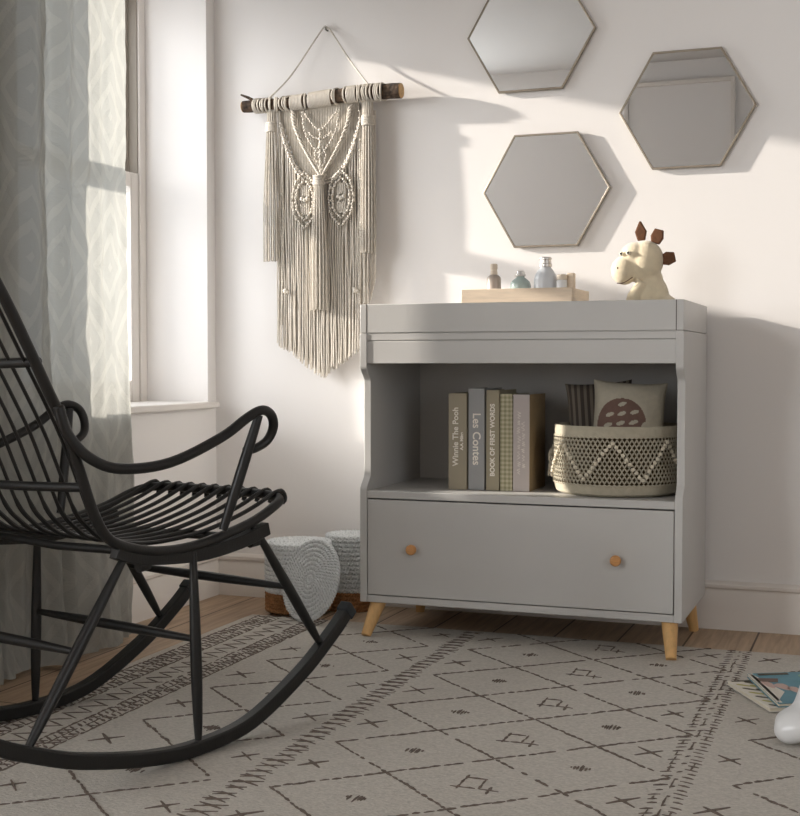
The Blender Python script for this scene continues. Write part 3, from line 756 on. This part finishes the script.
for k in range(7): hang(ws, -1.958+k*.004, 1.68, .95, YP+.010, r=.0026)
ws.build('loose_cords', M['cord_light'], mc)

# ------------------------------------------------------------------ round baskets on the floor
def rope_coil(mb, c, r0, r1, z0, z1, n, tr, seg=60, mi=0):
    """stack of plaited rope rings: two strands per ring wound round each other"""
    for k in range(n):
        t = (k+.5)/n; r = r0+(r1-r0)*t; z = z0+(z1-z0)*t
        for ph in (0, pi):
            tw = max(12, int(2*pi*r/.020))
            P = []
            N = tw*5
            for q in range(N):
                a = 2*pi*q/N; o = a*tw+ph+k*1.1
                P.append((c[0]+(r+tr*.55*cos(o))*cos(a), c[1]+(r+tr*.55*cos(o))*sin(a), z+tr*.55*sin(o)))
            mb.tube(P, tr*.72, 6, closed=True, mi=mi)
def floor_basket(c, r, zb, h, label):
    t = thing('woven_basket', (c[0], c[1], zb), label, 'basket', None)
    a = MB(); nb = 5; hb_ = .064; tr_ = hb_/nb/2
    rope_coil(a, c, r, r, zb+.0005, zb+hb_, nb, tr_*1.06); a.lathe([(.01, zb+.001), (r-.004, zb+.001), (r-.004, zb+hb_)], (c[0], c[1], 0), cap=False, seg=40)
    a.build('jute_base', M['jute'], t)
    b = MB(); n = round((h-hb_)/.0145)
    rope_coil(b, c, r, r+.001, zb+hb_, zb+h, n, .0078); b.lathe([(r-.004, zb+hb_), (r-.004, zb+h-.006), (.02, zb+h-.004), (.001, zb+h-.004)], (c[0], c[1], 0), cap=False, seg=40)
    b.build('white_body', M['white_rope'], t)
    l = MB()
    k = 0; rr = r
    while rr > .012:
        rope_coil(l, c, rr, rr, zb+h-.003, zb+h+.006, 1, .0075); rr -= .0145
    l.build('coiled_top', M['white_rope'], t)
    return t
floor_basket((-1.792, -.237), .101, .0135, .218, 'round white rope basket with brown jute base, left one of the pair by the wall')
floor_basket((-1.664, -.094), .078, .0005, .243, 'round white rope basket with brown jute base, tucked against the cabinet side')
# the loose coiled lid leaning against them
lid = MB()
lc = Vector((-1.672, -.402, .14)); lr = .124
Rv = Vector((.9369, .3496, 0)); Fv = Vector((-.3496, .9369, 0))
nv_ = (-Rv*.69 - Fv*.63 + Vector((0, 0, .28))).normalized()
Tq = nv_.to_track_quat('Z', 'Y').to_matrix()
tmp = MB(); rr = lr
while rr > .01:
    rope_coil(tmp, (0, 0), rr, rr, -.0045, .0045, 1, .0076); rr -= .0142
tmp.ball((0, 0, 0), (.009, .009, .006)); tmp.lathe([(.001, -.004), (lr, -.004), (lr, .003), (.001, .003)], cap=False, seg=40)
lid.add([Tq @ p + lc for p in tmp.v], tmp.f)
lo = lid.build('basket_lid', M['white_rope'])
mz = min(p.co.z for p in lo.data.vertices); lo.location.z = .0145 - mz
tag(lo, 'round coiled white rope lid leaning upright against the two floor baskets', 'basket lid')

# ------------------------------------------------------------------ books on the shelf
SZ = .4415
def text_obj(s, name, size, mat_, parent, loc, rot, offset=0.0006):
    cd = bpy.data.curves.new(name, 'FONT'); cd.body = s; cd.size = size; cd.extrude = .0004; cd.align_x = 'CENTER'; cd.align_y = 'CENTER'; cd.offset = offset
    tmp_o = bpy.data.objects.new(name+'_text', cd); COL.objects.link(tmp_o)
    me = bpy.data.meshes.new_from_object(tmp_o.evaluated_get(bpy.context.evaluated_depsgraph_get()))
    bpy.data.objects.remove(tmp_o); me.materials.clear(); me.materials.append(mat_)
    o = bpy.data.objects.new(name, me); COL.objects.link(o)
    o.parent = parent; o.location = Vector(loc)-parent_loc(parent); o.rotation_euler = rot
    return o
UPR = (0, -pi/2, 0)
def rot_up(): return Matrix(((0, -1, 0), (0, 0, -1), (1, 0, 0))).to_euler()      # reads bottom to top on a face toward -y
def rot_down(): return Matrix(((0, 1, 0), (0, 0, -1), (-1, 0, 0))).to_euler()    # reads top to bottom
def book(x0, x1, h, m, label, depth=.19, y0=-.385, side=None):
    t = thing('book', ((x0+x1)/2, y0+depth/2, SZ), label, 'book', 'books on the open shelf')
    c = .0025; y1 = y0+depth
    cv = MB()
    cv.box(x0, x1, y0, y0+.004, SZ, SZ+h); cv.box(x0, x0+c, y0+.004, y1, SZ, SZ+h); cv.box(x1-c, x1, y0+.004, y1, SZ, SZ+h, 1)
    cv.build('cover', [m, side or m], t, bevel=.0012)
    MB().box(x0+c, x1-c, y0+.004, y1-.004, SZ+.004, SZ+h-.004).build('pages', M['paper'], t)
    return t
b1 = book(-1.226, -1.169, .288, M['book_taupe'], 'taupe book with a white title and a smaller author line, leftmost on the shelf')
b2 = book(-1.163, -1.114, .303, M['book_grey'], 'grey book titled Les Contes, tallest on the shelf')
b3 = book(-1.108, -1.068, .298, M['book_olive'], 'olive beige book with an upright capital-letter title, left of the gingham book')
b4 = book(-1.065, -1.028, .287, M['gingham'], 'book bound in green and beige gingham cloth, between two lettered spines')
b5 = book(-1.0255, -.976, .286, M['book_lilac'], 'pale lilac book with faint white handwriting and a tan cover, rightmost on the shelf', side=M['book_cover_tan'])
yf = -.3855
text_obj('Winnie The Pooh', 'title', .0245, M['print_white'], b1, (-1.203, yf, SZ+.158), rot_up())
text_obj('A.A. Milne', 'author', .0125, M['print_white'], b1, (-1.184, yf, SZ+.145), rot_up())
text_obj('Les Contes', 'title', .034, M['print_white'], b2, (-1.1385, yf, SZ+.152), rot_down())
text_obj('BOOK OF FIRST WORDS', 'title', .0195, M['print_white'], b3, (-1.088, yf, SZ+.15), rot_up())
sc = MB()      # illegible handwriting
for line, xx in ((0, -1.008), (1, -.994)):
    z = SZ+.05 + line*.02
    while z < SZ+.215 - line*.03:
        L_ = random.uniform(.012, .03)
        pts = [(xx+.0035*sin(k*1.9+z*90)*(1 if k % 3 else 1.8), yf+.0003, z+L_*k/8) for k in range(9)]
        sc.tube(catmull(pts, 3), .0006, 5); z += L_+.006
sc.build('handwritten_title', M['print_white'], b5)

# ------------------------------------------------------------------ cream basket on the shelf
bx, by, bz0, bh, brr = -.732, -.305, SZ+.0005, .200, .186
bk = thing('cotton_basket', (bx, by, bz0), 'cream openwork cotton basket with zigzag tufts on the cabinet shelf', 'basket')
def brad(z):
    t = (z-bz0)/bh; return brr*(.93+.07*min(1, t*5)**.6) - (.004*t)
mb = MB(); zs = [bz0+bh*k/4*.17 for k in range(5)]
pr = [(.01, bz0), (brad(bz0)-.012, bz0), (brad(bz0)-.003, bz0+.003)] + [(brad(z)+.001, z) for z in zs[1:]] + [(brad(zs[-1])-.006, zs[-1]+.001)]
mb.lathe(pr, (bx, by, 0), seg=96, cap=False); mb.build('bottom_band', M['basket_cotton'], bk)
zt0 = bz0+bh*.845
mb = MB(); mb.lathe([(brad(zt0)-.006, zt0), (brad(zt0)+.001, zt0), (brad(bz0+bh)+.001, bz0+bh-.002), (brad(bz0+bh)-.002, bz0+bh), (brad(bz0+bh)-.006, bz0+bh-.002), (brad(zt0)-.006, zt0)], (bx, by, 0), seg=96, cap=False)
mb.build('rim_band', M['basket_cotton'], bk)
mb = MB(); mb.lathe([(brad(bz0+.03)-.010, bz0+.030), (brad(zt0)-.010, zt0+.004)], (bx, by, 0), seg=64, cap=False)
mb.build('lining', M['basket_inside'], bk)
mb = MB(); rows = 12; cols = 84; z_lo, z_hi = bz0+bh*.17, zt0
for r in range(rows+1):
    zc = z_lo+(z_hi-z_lo)*r/rows; P = []; hh = (z_hi-z_lo)/rows
    for q in range(cols*4):
        a = 2*pi*q/(cols*4); o = q/4*2*pi/2*1.0 + (r % 2)*pi
        z = zc + hh*.42*cos(a*cols + (r % 2)*pi)*(1 if 0 < r < rows else .4)
        rad = brad(zc)+.0008*sin(a*cols*1.0)
        P.append((bx+rad*cos(a), by+rad*sin(a), z))
    mb.tube(P, .0027, 5, closed=True)
mb.build('openwork_net', M['basket_cotton'], bk)
tf = MB(); r_ = random.Random(11)
NT = 126
for q in range(NT):
    a = 2*pi*q/NT; per = 7
    u = (a*per/(2*pi) + .62) % 1; tri = abs(u*2-1)
    z = z_lo+.014+(z_hi-z_lo-.026)*tri + r_.uniform(-.0025, .0025)
    rad = brad(z)+.0055; p = Vector((bx+rad*cos(a), by+rad*sin(a), z))
    tf.ball(p, (.0058, .0058, .0052), 10, 7)
    for _ in range(3):
        e = Vector((r_.uniform(-.005, .005), r_.uniform(-.005, .005), r_.uniform(-.006, .006))); tf.ball(p+e, r_.uniform(.002, .0034), 6, 4)
for q in range(26):   # short tassels hanging on the left side
    a = pi*1.02 + r_.uniform(-.14, .14); z = z_lo + r_.uniform(.03, .10); rad = brad(z)+.004
    tf.tube([(bx+rad*cos(a), by+rad*sin(a), z), (bx+(rad+.010)*cos(a), by+(rad+.010)*sin(a), z-.004), (bx+(rad+.012)*cos(a+r_.uniform(-.03, .03)), by+(rad+.012)*sin(a), z-r_.uniform(.015, .028))], .0016, 5)
tf.build('zigzag_tufts', M['basket_tuft'], bk)
# cushions in the basket
def cushion(name, w, h, th, center, T, mats, func, label):
    n = 90; vv = []; ff = []; mi = []
    for side in (1, -1):
        for i in range(n+1):
            for j in range(n+1):
                u = i/n*2-1; v_ = j/n*2-1
                pin = 1-.07*(1-abs(v_)**2.5)*abs(u)**4; pin2 = 1-.07*(1-abs(u)**2.5)*abs(v_)**4
                prof = max(0, (1-u**4))**.55*max(0, (1-v_**4))**.55
                zz = side*th/2*prof + .003*noise.noise(Vector((u*3, v_*3, side)))*prof
                vv.append(T @ Vector((u*w/2*pin, zz, v_*h/2*pin2)) + Vector(center))
    for sI in range(2):
        o = sI*(n+1)**2
        for i in range(n):
            for j in range(n):
                a = o+i*(n+1)+j; q = (a, a+n+1, a+n+2, a+1); ff.append(q if sI else q[::-1])
                mi.append(func((i+.5)/n*2-1, (j+.5)/n*2-1) if sI == 1 else func((i+.5)/n*2-1, (j+.5)/n*2-1)*0)
    mb = MB(); mb.v = vv; mb.f = [list(q) for q in ff]; mb.m = mi
    o = mb.build(name, mats, sharp=3)
    return tag(o, label, 'cushion')
def hedgehog(u, v_):
    x, y = u*1.0, v_*1.0
    body = ((x+.20)/.66)**2+((y+.22)/.70)**2 < 1 and y > -.62
    if body:
        for (a, b, l) in ((-.20, .32, .10), (-.52, .02, .10), (-.20, .06, .10), (.14, .12, .10), (-.55, -.26, .10), (-.22, -.20, .10), (.12, -.16, .11), (-.05, -.42, .10), (-.4, -.45, .10)):
            if ((x-a)/(l*1.1))**2+((y-b-.3*(x-a))/.058)**2 < 1: return 0
        if ((x-.46)/.14)**2+((y+.34)/.22)**2 < 1: return 0
        return 1
    for (a, b, l) in ((.44, -.18, .028), (.60, -.27, .035), (.47, -.32, .02)):
        if ((x-a)/l)**2+((y-b)/(l*1.1))**2 < 1: return 1
    return 0
Tc = Matrix.Rotation(radians(12), 3, 'Z') @ Matrix.Rotation(radians(3), 3, 'Y') @ Matrix.Rotation(radians(-8), 3, 'X')
cushion('cushion', .215, .215, .075, (-.700, -.300, .661), Tc, [M['pillow'], M['print_brown']], hedgehog, 'cream cushion with a brown hedgehog print, front one in the cotton basket')
Tc = Matrix.Rotation(radians(10), 3, 'Z') @ Matrix.Rotation(radians(-4), 3, 'Y') @ Matrix.Rotation(radians(-6), 3, 'X')
cushion('cushion', .20, .20, .06, (-.800, -.222, .665), Tc, [M['stripe_light'], M['stripe_dark']], lambda u, v_: 1 if (u*5.5) % 1 < .5 else 0, 'dark striped cushion standing behind the printed one in the cotton basket')

# ------------------------------------------------------------------ box and bottles on top
ZT = .9075
bxo = thing('wooden_box', (-1.0, -.33, ZT), 'low pale wooden box lying in the top tray of the cabinet', 'box')
zb1 = 1.037
X0, X1, Y0, Y1 = -1.176, -.842, -.42, -.195
MB().box(X0, X1, Y0, Y0+.010, ZT, zb1).build('front_board', M['box_wood'], bxo, bevel=.002)
MB().box(X0, X1, Y1-.010, Y1, ZT, zb1).build('back_board', M['box_wood'], bxo, bevel=.002)
for a in (X0, X1-.01): MB().box(a, a+.010, Y0+.0105, Y1-.0105, ZT, zb1-.001).build('side_board', M['box_wood'], bxo, bevel=.002)
MB().box(X0+.0105, X1-.0105, Y0+.0105, Y1-.0105, ZT+.0005, zb1-.004).build('lid_board', M['box_wood'], bxo)
zt = zb1-.0035
def bottle(name, x, y, z, prof, capp, m, mc_, label, cat='bottle'):
    t = thing(name, (x, y, z), label, cat, 'bottles on the wooden box')
    MB().lathe(prof, (x, y, z), seg=32).build('body', m, t)
    MB().lathe(capp, (x, y, z), seg=28).build('cap', mc_, t, bevel=.0008)
    return t
yb = -.335
bottle('pump_bottle', -1.100, yb, zt, [(.018, 0), (.0215, .003), (.0215, .036), (.020, .043), (.014, .048), (.010, .050)], [(.0105, .050), (.0105, .060), (.0095, .061), (.0095, .066), (.011, .067), (.011, .080), (.008, .083)], M['taupe_jar'], M['cream_cap'], 'small taupe bottle with a tall narrow pale cap, leftmost on the wooden box')
bottle('glass_bottle', -1.018, yb, zt, [(.024, 0), (.030, .005), (.0315, .014), (.028, .027), (.018, .036), (.012, .040), (.011, .043)], [(.0150, .043), (.0155, .045), (.0155, .0495), (.0135, .0505), (.0125, .058), (.009, .0595)], M['teal_glass'], M['cap_metal'], 'squat round pale teal glass bottle with a metal cap')
bottle('round_bottle', -.942, yb, zt, [(.026, 0), (.0335, .005), (.0345, .030), (.031, .046), (.023, .059), (.017, .066), (.016, .069)], [(.0195, .069), (.0195, .078), (.0175, .079), (.0170, .090), (.0185, .0905), (.0185, .096), (.012, .0985)], M['blue_white'], M['cap_metal'], 'tallest bottle on the wooden box, pale bluish white with a wide silvery cap')
j = bottle('small_jar', -.888, yb-.02, zt, [(.0135, 0), (.0155, .002), (.0155, .026), (.013, .029)], [(.0145, .029), (.0150, .031), (.0150, .043), (.010, .0455)], M['white_gloss'], M['cream_cap'], 'small white jar beside the square wooden peg on the box', 'jar')
tag(MB().box(-.876, -.854, -.345, -.323, zt, zt+.050).build('wooden_block', M['box_wood'], bevel=.003), 'small upright wooden block at the right end of the box', 'block')

# ------------------------------------------------------------------ plush toy
ty = thing('plush_toy', (-.645, -.27, ZT), 'sitting cream plush dinosaur-like toy with brown felt crest on the cabinet top', 'plush toy')
HY = -.29
bd = MB()
hd = Vector((-.656, HY, 1.1195)); bd.ball(hd+Vector((.002, 0, -.004)), (.051, .048, .058), 28, 20)
bd.ball(hd+Vector((-.030, -.004, .012)), (.042, .042, .038), 24, 16)
mzc = hd+Vector((-.058, -.018, -.032)); bd.ball(mzc, (.039, .038, .042), 24, 16)
bd.ball(hd+Vector((-.032, -.008, -.016)), (.034, .036, .034), 20, 14)
bd.ball(hd+Vector((-.018, -.002, -.032)), (.040, .038, .036), 20, 14)
bdc = Vector((-.640, HY+.01, 1.005))
bd.ball(bdc, (.052, .050, .072), 24, 18); bd.ball(bdc+Vector((.020, .0, -.04)), (.066, .058, .058), 24, 16)
bd.ball(bdc+Vector((-.002, 0, .055)), (.036, .034, .036), 20, 14)
for sy in (-1, 1):
    bd.tube([bdc+Vector((-.02, .034*sy, .045)), bdc+Vector((-.045, .046*sy, .005)), bdc+Vector((-.060, .040*sy, -.05))], [.017, .018, .016], 14)
    bd.ball(bdc+Vector((-.062, .040*sy, -.058)), .020, 14, 10)
    bd.tube([bdc+Vector((0, .045*sy, -.065)), bdc+Vector((-.075, .058*sy, -.075))], [.026, .020], 14)
    bd.ball(bdc+Vector((-.080, .058*sy, -.073)), .0235, 14, 10)
minz = min(p.z for p in bd.v); 
body = bd.build('body', M['plush'], ty)
body.location.z += (ZT+.001) - minz if minz < ZT else 0
rm = body.modifiers.new('remesh', 'REMESH'); rm.mode = 'VOXEL'; rm.voxel_size = .0032; rm.use_smooth_shade = True
sm = body.modifiers.new('smooth', 'SMOOTH'); sm.iterations = 6; sm.factor = .6
for (dx, dz, ang, l, w_) in ((-.012, .062, -4, .056, .034), (.028, .052, 16, .042, .038), (.046, .004, 78, .040, .040)):
    q = MB(); a = radians(ang); Tr = Matrix.Rotation(a, 3, 'Y'); c = hd+Vector((dx, 0, dz-.006))
    ol = [(-w_*.32, 0), (w_*.32, 0), (w_*.5, l*.45), (w_*.06 if ang < 10 else w_*.34, l), (-w_*.06 if ang < 10 else -w_*.34, l), (-w_*.5, l*.45)]
    n = len(ol); vv = []
    for yy, sc_ in ((-.007, .86), (-.0045, 1), (.0045, 1), (.007, .86)):
        for (a_, b_) in ol: vv.append(Tr @ Vector((a_*sc_, yy, (b_-l/2)*sc_+l/2)) + c)
    fs = [list(range(n))[::-1], [3*n+k for k in range(n)]] + [(r*n+k, r*n+(k+1) % n, (r+1)*n+(k+1) % n, (r+1)*n+k) for r in range(3) for k in range(n)]
    q.add(vv, fs); q.build('crest_spike', M['plush_brown'], ty, bevel=.002)
for c in (Vector((-0.7190, -0.3260, 1.1352)), Vector((-0.6973, -0.3340, 1.1368))):
    e = MB().ball(c+Vector((0, -.003, 0)), (.0062, .0042, .0072), 12, 8).build('eye_patch', M['plush_white'], ty)
    MB().ball(c+Vector((-.0006, -.0068, 0)), .0035, 10, 8).build('pupil', M['black'], e)
c = Vector((-0.7271, -0.3430, 1.0939)); MB().ball(c, (.0024, .0022, .0030), 10, 8).build('nostril', M['thread'], ty)
mp_ = [Vector((-0.7297, -0.3360, 1.0506)), Vector((-0.7146, -0.3390, 1.0501)), Vector((-0.7004, -0.3380, 1.0562)), Vector((-0.6856, -0.3320, 1.0672))]
MB().tube(catmull(mp_, 5), .0013, 6).build('mouth', M['thread'], ty)

# ------------------------------------------------------------------ picture books and white toy on the rug (right)
def picture_book(name, P0, P1, P2, z0, th, mats, patches, label):
    """thin board book lying flat; P0,P1,P2 corner points on the rug plane (P0->P1 spine, P0->P2 width)"""
    P0, P1, P2 = Vector(P0), Vector(P1), Vector(P2); a = P1-P0; b = P2-P0
    t = thing(name, (P0.x, P0.y, z0), label, 'book', 'picture books lying on the rug')
    def Q(u, v_, z): p = P0+a*u+b*v_; return (p.x, p.y, z)
    def slab(u0, u1, v0, v1, za, zb_, m, nm, par, bev=.0008):
        v = [Q(u, w, z) for u in (u0, u1) for w in (v0, v1) for z in (za, zb_)]
        mb = MB(); mb.add(v, [(0, 1, 3, 2), (4, 6, 7, 5), (0, 4, 5, 1), (2, 3, 7, 6), (0, 2, 6, 4), (1, 5, 7, 3)])
        return mb.build(nm, m, par, bevel=bev)
    slab(.01, .99, .01, .985, z0+.0018, z0+th-.0018, M['paper'], 'pages', t)
    slab(0, 1, 0, 1, z0, z0+.0018, mats[0], 'back_cover', t)
    fc = slab(0, 1, 0, 1, z0+th-.0018, z0+th, mats[0], 'front_cover', t)
    pr_ = MB()
    for (poly, mi) in patches:
        zz = z0+th+.0003+.0001*mi
        n = len(poly); v = [Q(p[0], p[1], zz) for p in poly]+[Q(p[0], p[1], zz-.0005) for p in poly]
        pr_.add(v, [list(range(n)), list(range(n, 2*n))[::-1]]+[(k, (k+1) % n, n+(k+1) % n, n+k) for k in range(n)], mi)
    pr_.build('cover_print', mats, fc, smooth=False)
    return t
M['cov_white'] = mat('white_cover', (222, 216, 204), 0.5, bump=.02)
M['cov_yellow'] = mat('yellow_green_print', (176, 168, 96), 0.5, bump=.02)
M['cov_dark'] = mat('dark_olive_print', (76, 68, 48), 0.5, bump=.02)
M['cov_blue'] = mat('teal_blue_cover', (92, 142, 158), 0.5, bump=.02, vary=.12, var_scale=14)
M['cov_pink'] = mat('pale_pink_print', (206, 176, 166), 0.5, bump=.02)
M['cov_brown'] = mat('brown_print_ink', (110, 84, 72), 0.5, bump=.02)
M['cov_green'] = mat('sea_green_print', (126, 168, 150), 0.5, bump=.02)
def leafpoly(cu_, cv_, L_, W_, ang, n=10):
    out = []
    for k in range(n):
        a = 2*pi*k/n; x = L_*cos(a); y = W_*sin(a)*(1-.5*cos(a)); out.append((cu_+x*cos(ang)-y*sin(ang), cv_+x*sin(ang)+y*cos(ang)))
    return out
rl = random.Random(4); pt = []
for k in range(6):
    pt.append((leafpoly(.14+k*.15, .30, .16, .045, .9), 1 if k % 2 else 2)); pt.append((leafpoly(.20+k*.15, .12, .10, .022, .9), 2 if k % 2 else 1))
pt.append(([(.01, .04), (.05, .04), (.05, .96), (.01, .96)], 2))
ZR = .0155
picture_book('picture_book', (-.362, -.778, 0), (-.240, -1.005, 0), (-.170, -.675, 0), ZR, .010, [M['cov_white'], M['cov_yellow'], M['cov_dark']], pt, 'white picture book with olive leaf print, lower one of the pair on the rug')
pt = [([(.03, .10), (.09, .10), (.09, .42), (.03, .42)], 4), ([(.18, .05), (.30, .04), (.34, .22), (.22, .26)], 2), (leafpoly(.42, .10, .12, .05, .2), 1), (leafpoly(.50, .22, .12, .06, .2), 1), (leafpoly(.60, .30, .10, .05, 0), 1),
      (leafpoly(.20, .62, .14, .09, .6), 3), (leafpoly(.42, .78, .10, .07, .3), 2), ([(.02, .02), (.98, .02), (.98, .05), (.02, .05)], 0),
      ([(.0, .0), (.98, .0), (.66, .18), (.1, .06)], 0), (leafpoly(.75, .55, .10, .08, 1), 3)]
pt2 = [(p, {0: 1, 1: 2, 2: 3, 3: 4, 4: 5}[m]) for p, m in pt]
picture_book('picture_book', (-.318, -.728, 0), (-.222, -1.000, 0), (-.100, -.610, 0), ZR+.0108, .010, [M['cov_blue'], M['cov_white'], M['cov_pink'], M['cov_brown'], M['cov_green'], M['cov_dark']], pt2, 'teal blue picture book with pink print lying on the white one')
# glossy white toy animal, only one rounded foot enters the picture
wt = MB(); c = Vector((-.156, -1.195, .0155))
wt.ball(c+Vector((-.006, -.03, .037)), (.052, .062, .037), 28, 18)
wt.ball(c+Vector((-.024, -.055, .030)), (.034, .034, .030), 20, 14)
wt.ball(c+Vector((.02, -.01, .045)), (.055, .055, .045), 28, 18)
wt.tube([c+Vector((.012, 0, .05)), c+Vector((.028, .01, .11)), c+Vector((.06, .02, .17)), c+Vector((.12, .02, .22))], [.038, .036, .046, .07], 24)
wt.ball(c+Vector((.20, .02, .24)), (.13, .08, .08), 28, 18)
for (dx, dy) in ((.27, .0), ):
    wt.tube([c+Vector((dx, dy, .22)), c+Vector((dx+.02, dy, .10)), c+Vector((dx+.02, dy, .05))], [.05, .036, .04], 20); wt.ball(c+Vector((dx+.01, dy-.02, .034)), (.052, .06, .034), 24, 16)
wt.ball(c+Vector((.10, .02, .33)), (.065, .06, .06), 24, 16); wt.tube([c+Vector((.14, .02, .26)), c+Vector((.10, .02, .33))], [.05, .045], 20)
for sy in (-1, 1): wt.ball(c+Vector((.085, .02+.035*sy, .395)), (.018, .014, .034), 16, 10)
wt.ball(c+Vector((.045, .02, .322)), (.034, .030, .026), 18, 12)
wt.ball(c+Vector((.335, .02, .27)), .022, 16, 10)
wo = wt.build('toy_animal', M['white_gloss'])
rm = wo.modifiers.new('remesh', 'REMESH'); rm.mode = 'VOXEL'; rm.voxel_size = .006; rm.use_smooth_shade = True
sm = wo.modifiers.new('smooth', 'SMOOTH'); sm.iterations = 10; sm.factor = .6
tag(wo, 'glossy white toy with a rounded foot standing on the rug at the right edge', 'toy')
